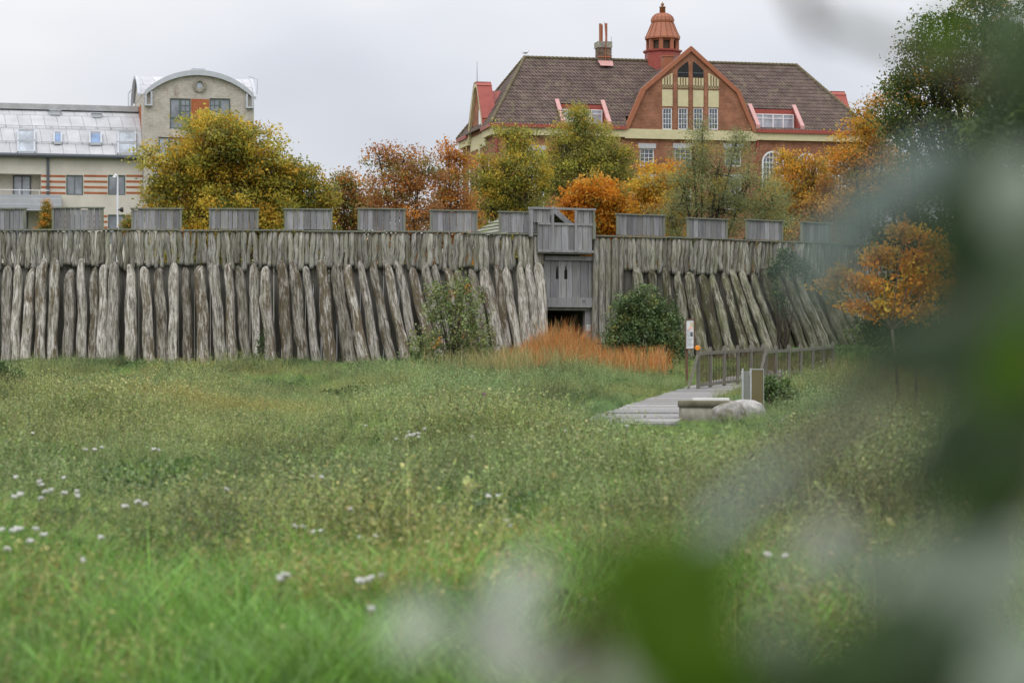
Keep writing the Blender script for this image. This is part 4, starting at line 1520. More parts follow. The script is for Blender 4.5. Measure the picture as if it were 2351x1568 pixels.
tree('linden_tree', 'tall olive green tree rising over the left roof terrace', 'tree', 1340, 134,
     [(1325, 270, 34, 36), (1345, 310, 58, 42), (1300, 340, 62, 50), (1390, 345, 62, 52), (1340, 395, 95, 60), (1280, 410, 60, 60), (1420, 390, 50, 55)],
     [(OLV, 4), (GRN, 3), (LIME, 2.4), (YEL, 1.2), (GOLD, .6)], .16, 40, .8, .22, .5, group=TG, twigs=.8)
tree('maple_tree', 'vivid orange maple glowing behind the right half of the gate tower', 'tree', 1365, 112,
     [(1370, 440, 60, 38), (1325, 470, 45, 40), (1405, 475, 50, 45), (1365, 515, 75, 45)], [(ORG, 5), (GOLD, 2.5), (RUST, .8), (GRN, 1.5)], .2, 42, .95, .16, .45, group=TG)
tree('maple_tree', 'golden yellow maple between the vivid orange one and the grey willow', 'tree', 1490, 116,
     [(1490, 425, 50, 45), (1540, 420, 45, 45), (1465, 475, 50, 50), (1520, 490, 60, 50)], [(GOLD, 4), (YEL, 3), (ORG, 1.5), (OLV, 1.5)], .18, 42, .9, .16, .45, group=TG)
tree('willow_tree', 'feathery grey green willow standing before the brick gable', 'tree', 1620, 110,
     [(1612, 300, 22, 42), (1590, 350, 48, 50), (1690, 330, 34, 48), (1645, 400, 80, 60), (1570, 440, 70, 60), (1720, 420, 65, 65), (1770, 470, 60, 60), (1650, 480, 100, 60), (1540, 500, 60, 50), (1740, 520, 90, 45)],
     [(WIL, 5), (WIL2, 3), (GRN, 1.5), (YEL, .7)], .17, 36, .8, .2, .48, group=TG, aspect=.24, droop=.5, twigs=.9)
tree('oak_tree', 'golden orange tree hiding the arched windows right of the willow', 'tree', 1850, 126,
     [(1815, 380, 40, 42), (1870, 395, 55, 48), (1800, 440, 55, 55), (1880, 460, 70, 60), (1830, 510, 80, 50)], [(GOLD, 4), (ORG, 2), (OLV, 2), (YEL, 1.5), (BRN, 1)], .18, 40, .85, .2, .5, group=TG)
tree('oak_tree', 'golden brown tree at the right corner of the brown roof', 'tree', 1990, 124,
     [(1985, 305, 45, 40), (1960, 365, 60, 55), (2030, 350, 60, 60), (2000, 430, 90, 60), (2080, 440, 70, 70), (1960, 490, 70, 45)], [(GOLD, 4), (OLV, 2.2), (ORG, 2), (BRN, 1), (GRN, 1.5)], .18, 40, .85, .22, .5, group=TG)
tree('beech_tree', 'huge dark green tree with golden outer twigs filling the upper right corner', 'tree', 2230, 92,
     [(2110, 95, 42, 50), (2170, 70, 60, 60), (2260, 40, 70, 90), (2080, 200, 55, 60), (2150, 190, 90, 80), (2260, 180, 110, 100), (2360, 120, 90, 130), (2060, 270, 50, 40), (2130, 300, 90, 70), (2240, 320, 120, 90), (2350, 330, 100, 110), (2150, 400, 80, 70), (2280, 440, 130, 90)],
     [(DGRN, 2.5), (GRN, 4), ((.09, .13, .032), 5), (OLV, 1.2), (GOLD, .7)], .16, 44, .75, .35, .5, twigs=.5)
tree('beech_tree', 'thin golden boughs reaching left from the dark green tree against the sky', 'tree', 2090, 94,
     [(2020, 230, 38, 30), (2060, 205, 36, 24), (1990, 250, 26, 16), (2040, 285, 34, 22), (1975, 262, 14, 12)], [(GOLD, 4), (ORG, 1.5), (OLV, 2.5), (GRN, 1)], .14, 24, .7, .1, .4, twigs=1)
tree('ash_tree', 'nearer leafy boughs with glossy green leaves hanging in at the right edge', 'tree', 2700, 15,
     [(2300, 190, 70, 60), (2370, 260, 80, 90), (2270, 290, 55, 45), (2340, 110, 60, 60), (2420, 180, 80, 90)], [((.075, .12, .03), 4), (GRN, 2), ((.05, .085, .025), 3)], .05, 26, .8, .06, .085, mat=M_GLEAF, twigs=.8, aspect=.4)
# dark trees behind the sapling on the right
for q, (px, dd, lb, lab) in enumerate((
        (2100, 84, [(2080, 560, 90, 90), (2180, 520, 100, 100), (2090, 680, 110, 90), (2200, 660, 110, 100), (2040, 760, 90, 60), (2160, 780, 120, 70)], 'dark green shady tree behind the small orange sapling'),
        (2330, 78, [(2330, 520, 110, 110), (2330, 680, 120, 120), (2280, 800, 120, 80), (2420, 600, 110, 140)], 'dark green shady tree filling the right picture edge'))):
    tree('shade_tree', lab, 'tree', px, dd, lb, [(DGRN, 5), ((.03, .045, .016), 4), (GRN, 1), (OLV, .4)], .17, 42, .8, .25, .52, twigs=.4)
tree('sapling', 'small sapling with orange brown leaves on a thin stem right of the palisade', 'tree', 2066, 50,
     [(2075, 530, 34, 30), (2140, 560, 40, 28), (2020, 585, 42, 30), (2195, 600, 34, 26), (2100, 605, 50, 32), (1940, 630, 46, 20), (1995, 655, 44, 24), (2080, 665, 60, 28), (2160, 655, 50, 26),
      (2210, 690, 30, 18), (1900, 655, 26, 14), (2030, 705, 46, 22), (2120, 715, 54, 20), (1965, 700, 34, 16)],
     [(GOLD, 5), (RUST, 1.2), (ORG, 3), (OLV, 1.6), (YEL, 1.5)], .11, 24, .85, .035, .22, twigs=.9, shell=.15, barkm=M_TWIG)
st = empty('tree_stake', (float((2104 - CX) / F * 50), 50, G((2104 - CX) / F * 50, 50)))
m = MB(); m.tube([(0, 0, -.2), (0, 0, .6), (-.01, 0, 1.25)], [.03, .03, .028], 8); m.build('pole', M_RAILW, st, True)
m = MB(); m.tube([(0, 0, 1.1), (-.17, .02, 1.13), (-.34, 0, 1.15)], [.012, .01, .012], 5); m.build('tie', M_BLACK, st, True)
tag(st, 'thin wooden support stake standing beside the orange sapling stem', 'stake')


# ------------------------------------------------------------------ shrubs, ivy, reeds
def shrub(name, label, cat, base_px, d, lobes, palette, leaf, per, crad, dens=1.0, mat=None, aspect=.7, stems=9, shell=.35, group=None, droop=.2):
    k = d / F
    bx = (base_px - CX) * k
    bz = G(bx, d)
    root = empty(name, (bx, d, bz)); tag(root, label, cat, group)
    C, sm = [], MB()
    for (lx, ly, rx, ry) in lobes:
        c = np.array([(lx - CX) * k - bx, rnd.uniform(-.3, .3) * rx * k, CZ + (YH - ly) * k - bz])
        n = max(3, int(dens * 6.5 * rx * ry * k * k / crad ** 2))
        u = nr.normal(size=(n, 3)); u /= np.linalg.norm(u, axis=1)[:, None]
        rr = shell + (1 - shell) * nr.random(n) ** .6
        rr *= 1 + .2 * nr.normal(size=n)
        C.append(u * rr[:, None] * np.array([rx * k, rx * k * .75, ry * k]) + c)
        for _ in range(max(2, stems // len(lobes) + 1)):
            e = Vector(C[-1][rnd.randrange(n)])
            b = Vector((rnd.uniform(-.25, .25), rnd.uniform(-.2, .2), -.05))
            mid = b.lerp(e, .5) + Vector((rnd.uniform(-.1, .1), 0, .15))
            sm.tube([b, mid, e], [.022, .014, .005], 5, False)
    sm.build('stem', M_BARK, root, True)
    C = np.concatenate(C); C[:, 2] = np.maximum(C[:, 2], .05)
    nC = len(C)
    col = pal_pick(palette, nC) * (1 + .12 * nr.normal(size=(nC, 1)))
    cnt = np.maximum(3, (per * nr.uniform(.5, 1.4, nC)).astype(int))
    idx = np.repeat(np.arange(nC), cnt); N = len(idx)
    pc = C[idx] + nr.normal(size=(N, 3)) * crad * .55
    pc[:, 2] = np.maximum(pc[:, 2], .02)
    lc = col[idx] * .75 + pal_pick(palette, N) * .25
    lc *= 1 + .2 * nr.normal(size=(N, 1))
    leaf_obj('foliage', pc, leaf * nr.uniform(.6, 1.3, N), np.clip(lc, .004, .8), mat or M_GLEAF, root, aspect, droop)
    return root


LG = (.14, .20, .065)
shrub('shrub', 'tall loose green shrub with a few orange leaves left of the gate', 'shrub', 1040, 84,
      [(1040, 680, 45, 45), (1000, 700, 36, 50), (1075, 705, 45, 45), (1030, 760, 85, 50), (1100, 770, 45, 50), (970, 800, 40, 40), (1040, 820, 110, 48), (1115, 830, 50, 40), (960, 835, 40, 30), (1060, 650, 22, 26), (1005, 660, 16, 24)],
      [((.18, .25, .085), 4), ((.25, .30, .10), 3.5), ((.30, .30, .11), 2), ((.085, .125, .045), 2), (ORG, .18)], .10, 17, .19, .46, stems=40)
shrub('shrub', 'dense round dark green shrub between the gate and the information board', 'shrub', 1475, 85,
      [(1475, 700, 50, 40), (1440, 720, 40, 45), (1520, 740, 45, 50), (1425, 780, 50, 55), (1490, 780, 70, 60), (1540, 800, 38, 55), (1475, 835, 75, 35), (1535, 840, 38, 35)],
      [((.085, .135, .05), 4), ((.13, .19, .07), 3), (LG, 2), (OLV, .6)], .10, 22, .17, 1.0, stems=30)
shrub('shrub', 'low leafy light green shrub right of the bronze panel', 'shrub', 1790, 48,
      [(1790, 905, 38, 32), (1770, 890, 24, 26), (1820, 920, 34, 24), (1785, 935, 38, 20)], [((.07, .12, .035), 4), ((.11, .18, .045), 3), (LG, 2)], .065, 20, .1, 1.0, stems=16)
shrub('ivy', 'ivy hanging over the top of the slanting logs near the right end', 'ivy', 1795, 96.8,
      [(1795, 610, 26, 20), (1775, 625, 16, 16), (1815, 600, 18, 22), (1800, 585, 14, 14), (1782, 665, 8, 26), (1795, 700, 7, 30), (1840, 620, 25, 22)],
      [((.05, .085, .03), 4), (LG, 2)], .09, 18, .15, .9, stems=8)
for px, lb, lab in ((598, [(598, 800, 10, 28), (590, 822, 14, 14), (603, 770, 6, 16)], 'slim green creeper climbing the logs near the left middle'),
                    (393, [(393, 860, 22, 18), (382, 868, 18, 12)], 'small round dark weed growing in the grass below the palisade'),
                    (40, [(20, 868, 52, 30), (65, 884, 56, 22), (-5, 850, 26, 22)], 'dark bushy weed clump at the left picture edge'),
                    (278, [(278, 838, 36, 18), (258, 845, 28, 14)], 'loose green weed clump under the third parapet gap'),
                    (300, [(295, 922, 66, 26), (345, 932, 46, 20), (250, 932, 40, 16)], 'brownish low weed mound in the left meadow'),
                    (830, [(830, 908, 42, 22), (795, 918, 30, 16), (770, 905, 30, 14)], 'deep green weed patch in the middle meadow'),
                    (590, [(590, 1175, 75, 45), (640, 1200, 60, 40), (540, 1190, 45, 35)], 'dark low weed behind the pair of white flowers')):
    dd = {598: 88.5, 393: 72, 40: 63, 278: 80, 300: 50, 830: 54, 590: 20}[px]
    if px == 590:
        pl = [((.075, .095, .03), 4), (OLV, 3), ((.05, .07, .028), 2)]; lf, cr = .03, .05
    elif px == 300:
        pl = [((.11, .105, .045), 4), (OLV, 3)]; lf, cr = .045, .08
    else:
        pl = [((.055, .095, .03), 5), ((.09, .14, .045), 3)]; lf, cr = .07, .12
    shrub('weed_clump' if px != 598 else 'creeper', lab, 'weed' if px != 598 else 'creeper', px, dd, lb, pl, lf, 18, cr, .9, M_LEAF, .5, 8, .25, 'weeds in the meadow' if px != 598 else None)


def blades_obj(name, X, Y, H, Wd, col, mat, lean=.18, heads=None):
    """Uncountable upright blades: two quads each."""
    N = len(X)
    Z = gz(X, Y)
    ang = nr.uniform(0, 2 * math.pi, N)
    dx, dy = np.cos(ang), np.sin(ang)
    la = nr.uniform(0, 2 * math.pi, N); lm = np.abs(nr.normal(size=N)) * lean * H
    V = np.empty((N, 2, 4, 3), dtype=np.float32)
    b0 = np.stack([X, Y, Z], -1)
    b1 = b0 + np.stack([np.cos(la) * lm * .3, np.sin(la) * lm * .3, H * .55], -1)
    b2 = b0 + np.stack([np.cos(la) * lm, np.sin(la) * lm, H * .97], -1)
    w = np.stack([dx * Wd / 2, dy * Wd / 2, np.zeros(N)], -1)
    V[:, 0, 0] = b0 - w; V[:, 0, 1] = b0 + w; V[:, 0, 2] = b1 + w * .9; V[:, 0, 3] = b1 - w * .9
    V[:, 1, 0] = b1 - w * .9; V[:, 1, 1] = b1 + w * .9; V[:, 1, 2] = b2 + w * .25; V[:, 1, 3] = b2 - w * .25
    return quads_obj(name, V.reshape(-1, 3), 2 * N, np.repeat(col, 2, axis=0), mat)


def vnoise(x, y, f, seed):
    r = np.random.default_rng(seed)
    out = np.zeros_like(x)
    for i in range(7):
        a = r.uniform(0, 6.28); k = f * r.uniform(.6, 1.7)
        out += np.sin((x * math.cos(a) + y * math.sin(a)) * k + r.uniform(0, 6.28))
    return out / 3.7


def build_reeds():
    n = 11500
    px = np.concatenate([nr.normal(1285, 62, n * 2 // 3), nr.uniform(1150, 1420, n // 3)])
    n = len(px)
    Y = nr.uniform(78.5, 91.5, n)
    v = vnoise(px * .06, Y, .8, 61)
    k = nr.random(n) < np.clip(.75 + .5 * v, .12, 1); px, Y, v = px[k], Y[k], v[k]
    n = len(px)
    H = (.62 + .72 * np.exp(-((px - 1290) / 75) ** 2) * smooth(Y, 81, 87)) * (.55 + .6 * nr.random(n)) * (1 + .18 * v)
    n2 = 3000
    px2 = np.concatenate([nr.normal(1440, 36, n2 // 2), nr.normal(1508, 14, n2 // 3), nr.uniform(1370, 1540, n2 // 6)]); n2 = len(px2)
    Y2 = nr.uniform(72, 81, n2)
    v2 = vnoise(px2 * .08, Y2, 1.0, 62)
    k = nr.random(n2) < np.clip(.6 + .6 * v2, .08, 1); px2, Y2 = px2[k], Y2[k]; n2 = len(px2)
    px = np.concatenate([px, px2]); Y = np.concatenate([Y, Y2])
    H = np.concatenate([H, .85 * (.45 + .75 * nr.random(n2))])
    n3 = 900
    px3 = nr.normal(1285, 68, n3); px = np.concatenate([px, px3]); Y = np.concatenate([Y, nr.uniform(86, 91, n3)])
    H = np.concatenate([H, nr.uniform(1.1, 1.95, n3) * np.exp(-((px3 - 1290) / 110) ** 2)])
    X = (px - CX) / F * Y
    c = pal_pick([((.56, .22, .06), 4), ((.47, .17, .045), 3), ((.58, .38, .18), 2.6), ((.42, .30, .07), .8), ((.22, .15, .07), 1.2), ((.20, .24, .08), .8)], len(X))
    c = c * (1 + .18 * nr.normal(size=(len(X), 1)))
    tag(blades_obj('reeds', X, Y, H, .016 * nr.uniform(.6, 1.4, len(X)), np.clip(c, .01, .9), M_REED, .3),
        'dense rusty orange dry reeds in front of the dark gate passage', 'reeds', kind='stuff')
    n = 6000
    px = np.concatenate([nr.normal(1205, 70, n // 2), nr.normal(1080, 75, n // 4), nr.uniform(1900, 2300, n // 4)])
    n = len(px)
    Y = np.concatenate([nr.uniform(73, 82, n - n // 4), nr.uniform(58, 78, n // 4)])
    k = nr.random(n) < np.clip(.45 + .6 * vnoise(px * .07, Y, .9, 63), .05, 1); px, Y = px[k], Y[k]; n = len(px)
    X = (px - CX) / F * Y
    c = pal_pick([((.42, .36, .17), 4), ((.34, .31, .13), 3), ((.20, .22, .07), 3), ((.46, .30, .12), 1)], n) * (1 + .15 * nr.normal(size=(n, 1)))
    tag(blades_obj('tall_straw_grass', X, Y, nr.uniform(.3, 1.0, n), .015, np.clip(c, .01, .9), M_REED, .3),
        'pale straw coloured tall grass fringing the reeds and shrubs', 'grass', kind='stuff')


build_reeds()


# ------------------------------------------------------------------ meadow
def tuft_mesh(name, n, rad, h, w, bend, tintf, segs=3, leaflets=0, lsize=.03):
    V, Fc, T = [], [], []
    for i in range(n):
        a = rnd.uniform(0, 6.283); r = rad * math.sqrt(rnd.random())
        x, y = r * math.cos(a), r * math.sin(a)
        la = rnd.uniform(0, 6.283); hh = h * rnd.uniform(.5, 1.15); bd = bend * hh * rnd.uniform(.2, 1.3)
        wa = rnd.uniform(0, 6.283); wx, wy = math.cos(wa) * w / 2, math.sin(wa) * w / 2
        t = tintf(); b = len(V)
        for j in range(segs + 1):
            s = j / segs
            cx, cy = x + math.cos(la) * bd * s * s, y + math.sin(la) * bd * s * s
            cz = hh * (s - .18 * s * s * bend)
            k = (1 - s ** 1.5) * .92 + .08
            V += [(cx - wx * k, cy - wy * k, cz), (cx + wx * k, cy + wy * k, cz)]
            if j:
                q = b + 2 * j
                Fc.append((q - 2, q - 1, q + 1, q)); T.append(t)
        for _ in range(leaflets):
            s = rnd.uniform(.3, 1.0)
            c = Vector((x + math.cos(la) * bd * s * s, y + math.sin(la) * bd * s * s, hh * (s - .18 * s * s * bend)))
            u = Vector((rnd.gauss(0, 1), rnd.gauss(0, 1), rnd.gauss(.3, .7))).normalized() * lsize * rnd.uniform(.6, 1.4)
            v = u.cross(Vector((rnd.gauss(0, 1), rnd.gauss(0, 1), rnd.gauss(0, 1)))).normalized() * lsize * .28
            q = len(V)
            V += [c, c + u * .5 + v, c + u, c + u * .5 - v]; Fc.append((q, q + 1, q + 2, q + 3)); T.append(tintf())
    me = bpy.data.meshes.new(name)
    me.from_pydata([tuple(p) for p in V], [], Fc)
    at = me.attributes.new('tint', 'FLOAT_COLOR', 'FACE')
    at.data.foreach_set('color', np.array([(*t, 1) for t in T], dtype=np.float32).ravel())
    me.materials.append(M_GRASS)
    return bpy.data.objects.new(name, me)


def scatter(name, label, cat, tufts, X, Y, scale, tint):
    N = len(X)
    col = bpy.data.collections.new(name + '_tufts')
    for t in tufts:
        col.objects.link(t)
    me = bpy.data.meshes.new(name)
    me.vertices.add(N)
    me.vertices.foreach_set('co', np.stack([X, Y, gz(X, Y) - .01], -1).astype(np.float32).ravel())

    def attr(nm, ty, key, arr):
        a = me.attributes.new(nm, ty, 'POINT'); a.data.foreach_set(key, arr.ravel())
    rot = np.stack([nr.normal(size=N) * .1, nr.normal(size=N) * .1, nr.uniform(0, 6.28, N)], -1).astype(np.float32)
    attr('rot', 'FLOAT_VECTOR', 'vector', rot)
    attr('scl', 'FLOAT', 'value', scale.astype(np.float32))
    attr('idx', 'INT', 'value', nr.integers(0, len(tufts), N).astype(np.int32))
    cc = np.ones((N, 4), dtype=np.float32); cc[:, :3] = tint
    attr('itint', 'FLOAT_COLOR', 'color', cc)
    o = link(bpy.data.objects.new(name, me))
    ng = bpy.data.node_groups.new(name + '_scatter', 'GeometryNodeTree')
    ng.interface.new_socket('Geometry', in_out='INPUT', socket_type='NodeSocketGeometry')
    ng.interface.new_socket('Geometry', in_out='OUTPUT', socket_type='NodeSocketGeometry')
    Nn, Lk = ng.nodes.new, ng.links.new
    gi, go = Nn('NodeGroupInput'), Nn('NodeGroupOutput')
    ip = Nn('GeometryNodeInstanceOnPoints')
    ci = Nn('GeometryNodeCollectionInfo')
    ci.inputs['Collection'].default_value = col
    ci.inputs['Separate Children'].default_value = True
    ci.inputs['Reset Children'].default_value = True
    ip.inputs['Pick Instance'].default_value = True

    def na(nm, dt):
        q = Nn('GeometryNodeInputNamedAttribute'); q.data_type = dt; q.inputs['Name'].default_value = nm
        return q.outputs['Attribute']
    er = Nn('FunctionNodeEulerToRotation')
    Lk(na('rot', 'FLOAT_VECTOR'), er.inputs[0])
    Lk(gi.outputs[0], ip.inputs['Points'])
    Lk(ci.outputs[0], ip.inputs['Instance'])
    Lk(na('idx', 'INT'), ip.inputs['Instance Index'])
    Lk(er.outputs[0], ip.inputs['Rotation'])
    Lk(na('scl', 'FLOAT'), ip.inputs['Scale'])
    Lk(ip.outputs[0], go.inputs[0])
    md = o.modifiers.new('scatter', 'NODES'); md.node_group = ng
    tag(o, label, cat, kind='stuff')
    return o


def jit(c, s=.2):
    return mixj([c], s)


def mixj(cs, s=.2):
    def f():
        k = max(.3, 1 + rnd.gauss(0, s)); c = rnd.choice(cs); h = rnd.gauss(0, .05)
        return (c[0] * k * (1 + h), c[1] * k, c[2] * k * (1 - h))
    return f


def field(n, y0, y1, margin=1.25):
    """Random points in the strip of meadow in front of the fort, denser near the viewer."""
    y = np.sqrt(nr.uniform(y0 * y0, y1 * y1, n))
    x = nr.uniform(-1, 1, n) * (y * .2118 * margin + .4)
    return x, y


def keep_off(x, y, far=True):
    pxx, w = path_at(y)
    ok = ~((np.abs(x - pxx) < w / 2 - .02) & (y > 43.0))
    # not through the fort
    r = np.hypot(x - XW, y - YW)
    ok &= r > RW + 1.9
    ok &= np.hypot(x - 3.55, y - 45.2) > .75
    return ok


def low(x, y):
    """Trodden, short growth round the well and the boardwalk."""
    p, w = path_at(y)
    a = np.exp(-((x / y - .069) / .042) ** 2) * smooth(y, 20, 32) * (1 - smooth(y, 47, 50))
    b = np.exp(-((x - p) / 1.4) ** 2) * smooth(y, 43, 47)
    return 1 - .78 * np.clip(a + b, 0, 1)


def build_meadow():
    fresh = [tuft_mesh('grass_tuft', 46, .16, .26, .009, .7, jit((1, 1, 1), .3)) for _ in range(3)]
    lush = [tuft_mesh('lush_tuft', 90, .16, .46, .010, 1.05, jit((1, 1, 1), .3), 4) for _ in range(3)]
    weed = [tuft_mesh('weed_tuft', 30, .2, .46, .0055, .45, mixj([(.20, .26, .085), (.24, .29, .10), (.21, .20, .085), (.17, .245, .075), (.28, .27, .12), (.14, .20, .06), (.22, .28, .09)], .28), 3, 11, .019) for _ in range(4)]
    leafy = [tuft_mesh('leafy_tuft', 14, .18, .26, .006, .6, mixj([(.08, .15, .04), (.115, .19, .05), (.075, .125, .05)], .25), 3, 9, .055) for _ in range(3)]
    # fresh grass everywhere
    parts = []
    for n, a, b in ((5200, 7, 18), (17000, 18, 46), (26000, 46, 96)):
        parts.append(field(n, a, b))
    x = np.concatenate([p[0] for p in parts]); y = np.concatenate([p[1] for p in parts])
    k = keep_off(x, y); x, y = x[k], y[k]
    hump = vnoise(x, y, 4.2, 73)
    k = (y > 22) | (hump > -.55 - .3 * nr.random(len(x))); x, y, hump = x[k], y[k], hump[k]
    nz = vnoise(x, y, .55, 3)
    nearwall = smooth(y, 70, 84)
    g1, g2, g3 = np.array((.20, .34, .075)), np.array((.29, .37, .105)), np.array((.28, .31, .125))
    t = np.clip(.5 + .45 * nz - .5 * nearwall, 0, 1)[:, None]
    tint = (g1 * (1 - t) + g2 * t)
    br = np.clip(vnoise(x, y, .3, 9) * .9, 0, 1)[:, None] * (1 - nearwall[:, None])
    tint = tint * (1 - br * .6) + g3 * br * .6
    nf = (1 - smooth(y, 11, 18))[:, None]
    tint = tint * (1 - nf) + (np.array((.175, .31, .06)) + np.array((.07, .05, .035)) * (vnoise(x, y, 1.6, 74) * .8)[:, None]) * nf
    tint *= 1 + .2 * nr.normal(size=(len(x), 1))
    sc = (.75 + .35 * nr.random(len(x))) * (1 + .2 * nz + .3 * vnoise(x, y, 2.4, 72) + .4 * hump) * np.interp(y, [8, 40, 70, 92], [1, .95, .85, .7])
    sc *= low(x, y)
    scatter('meadow_grass', 'green meadow grass in front of the palisade', 'grass', fresh, x, y, np.clip(sc, .35, 1.6), np.clip(tint, .01, .6))
    # lush long tufts near the viewer
    x, y = field(5200, 7.2, 24)
    p = np.clip(smooth(16.5 - y + 2.2 * vnoise(x, y, 1.0, 5), 0, 3), 0, 1)
    k = nr.random(len(x)) < p * np.clip(.35 + 1.4 * vnoise(x, y, 3.4, 71), 0, 1); x, y = x[k], y[k]
    tint = np.array((.175, .35, .05)) * (1 + .3 * nr.normal(size=(len(x), 1)))
    scatter('lush_grass', 'long lush green grass in the near foreground', 'grass', lush, x, y, nr.uniform(.6, 1.15, len(x)), np.clip(tint, .01, .6))
    # olive and brown seeding weeds over the middle of the field
    parts = [field(n, a, b) for n, a, b in ((6500, 8, 24), (21000, 24, 50), (22000, 50, 84))]
    x = np.concatenate([p[0] for p in parts]); y = np.concatenate([p[1] for p in parts])
    k = keep_off(x, y); x, y = x[k], y[k]
    pr = np.clip(.55 + .45 * vnoise(x, y, .42, 21) + .8 * vnoise(x, y, 2.6, 22), .02, 1) * np.interp(y, [8, 11, 17, 22, 60, 70, 80], [.12, .25, .55, 1, .85, .4, .05])
    k = nr.random(len(x)) < pr; x, y = x[k], y[k]
    v = vnoise(x, y, .35, 33)
    tint = np.ones((len(x), 3)) * (1.25 + .26 * nr.normal(size=(len(x), 1)))
    tint[:, 0] *= 1.0 + .2 * v; tint[:, 2] *= 1 - .1 * v
    sc = nr.uniform(.6, 1.2, len(x)) * (1 + .55 * vnoise(x, y, 1.9, 8))
    sc *= low(x, y) * np.clip(1 + .45 * vnoise(x, y, 1.3, 17), .5, 1.6)
    scatter('meadow_weeds', 'olive and brown seeding weeds mixed through the meadow', 'weeds', weed, x, y, np.clip(sc, .25, 1.9), np.clip(tint, .3, 2.2))
    tall = [tuft_mesh('tall_tuft', 48, .34, .74, .007, .4, mixj([(.10, .145, .045), (.13, .165, .055), (.16, .155, .065), (.08, .12, .04)], .3), 3, 15, .024) for _ in range(4)]
    x, y = field(2300, 13, 80)
    k = keep_off(x, y) & (low(x, y) > .75) & (vnoise(x, y, .8, 51) + .5 * vnoise(x, y, 2.6, 52) > .36); x, y = x[k], y[k]
    scatter('tall_weeds', 'taller dark weeds standing in scattered clumps in the meadow', 'weeds', tall, x, y, nr.uniform(.5, 1.05, len(x)), np.ones((len(x), 3)) * (1 + .22 * nr.normal(size=(len(x), 1))))
    parts = [field(n, a, b) for n, a, b in ((1500, 10, 24), (5000, 24, 50), (7000, 50, 92))]
    x = np.concatenate([p[0] for p in parts]); y = np.concatenate([p[1] for p in parts])
    k = keep_off(x, y) & (vnoise(x, y, .6, 44) > .1); x, y = x[k], y[k]
    tint = np.ones((len(x), 3)) * (1.1 + .14 * nr.normal(size=(len(x), 1)))
    scatter('leafy_herbs', 'broad leaved green herbs between the meadow grass', 'herbs', leafy, x, y, nr.uniform(.6, 1.3, len(x)) * low(x, y), np.clip(tint, .3, 2.2))


build_meadow()


# ------------------------------------------------------------------ white flowers and a thistle
def at_ground(px, py, lift=0):
    """Distance at which the meadow surface (raised by lift) shows at this row."""
    best = None
    for y in np.arange(8.5, 92, .25):
        x = (px - CX) / F * y
        row = YH - (G(x, y) + lift - CZ) / y * F
        if row <= py:
            return x, y
    return (px - CX) / F * 90, 90


FLW = [(14, 1141, 3), (90, 1113, 2), (90, 1139, 3), (146, 1096, 1), (160, 1140, 3), (36, 1095, 1), (290, 1161, 3), (25, 1215, 4), (66, 1229, 3), (49, 1256, 2),
       (75, 1002, 1), (232, 1034, 2), (345, 1030, 2), (196, 1036, 1), (840, 973, 1), (940, 997, 4), (960, 1000, 3), (975, 992, 1), (932, 1008, 2), (730, 1101, 2),
       (782, 1168, 2), (678, 1206, 2), (716, 1213, 2), (820, 1240, 2), (620, 1330, 2), (842, 1346, 2), (853, 1390, 1), (190, 1297, 1), (232, 1243, 1), (1128, 1140, 2),
       (1142, 1203, 3), (1438, 978, 2), (1376, 996, 1), (1398, 1000, 1), (1298, 990, 1), (1774, 1277, 2), (1795, 962, 1), (875, 1323, 1), (1085, 1005, 1), (520, 1135, 1)]


def build_flowers():
    for i, (px, py, n) in enumerate(FLW):
        h = .38 if py > 1180 else .5
        x, y = at_ground(px, py, h)
        g = G(x, y)
        r = empty('white_flower', (x, y, g))
        one = n == 1
        tag(r, 'single white flower head on a thin stalk in the meadow' if one else
            'cluster of flat white flower heads on thin stalks in the meadow', 'flower', 'white flowers dotted over the meadow')
        sm = MB()
        heads = []
        for j in range(n):
            a = rnd.uniform(0, 6.28); q = rnd.uniform(.03, .07) * (n > 1) * (1 + .3 * j)
            hx, hy, hz = q * math.cos(a) * 1.3, q * math.sin(a), h + rnd.uniform(-.025, .025)
            sm.tube([(0, 0, 0), (hx * .4, hy * .4, hz * .6), (hx, hy, hz)], [.004, .003, .003], 4)
            heads.append((hx, hy, hz))
        sm.build('stalk', M_STALK, r)
        for hx, hy, hz in heads:
            m = MB(); rr = rnd.uniform(.012, .02) * (1 if y < 35 else 1.5)
            for k in range(10):
                a = k * 2.4; q = rr * math.sqrt((k + .3) / 10)
                s = rr * .42
                c = (hx + q * math.cos(a), hy + q * math.sin(a))
                z = hz + rnd.uniform(-.006, .008)
                m.lathe(c, [(s * .3, z - .008), (s, z), (s * .7, z + .008), (s * .1, z + .01)], 6)
            m.build('flower_head', M_PETAL, r, True)
    x, y = at_ground(1113, 911, .5)
    r = empty('thistle', (x, y, G(x, y)))
    tag(r, 'purple thistle flower standing alone in the meadow below the shrub', 'flower')
    m = MB(); m.tube([(0, 0, 0), (.02, 0, .3), (0, 0, .5)], [.007, .006, .005], 5)
    for k in range(7):
        a = k * 2.4; z = .06 + k * .055; m.quad((0, 0, z), (.05 * math.cos(a), .05 * math.sin(a), z + .05), (.11 * math.cos(a + .1), .11 * math.sin(a + .1), z + .02), (.05 * math.cos(a + .5), .05 * math.sin(a + .5), z))
    m.build('stalk', M_STALK, r)
    m = MB(); m.lathe((0, 0), [(.012, .48), (.032, .50), (.036, .525), (.05, .56), (.03, .57)], 9); m.build('flower_head', M_PURPLE, r)


build_flowers()


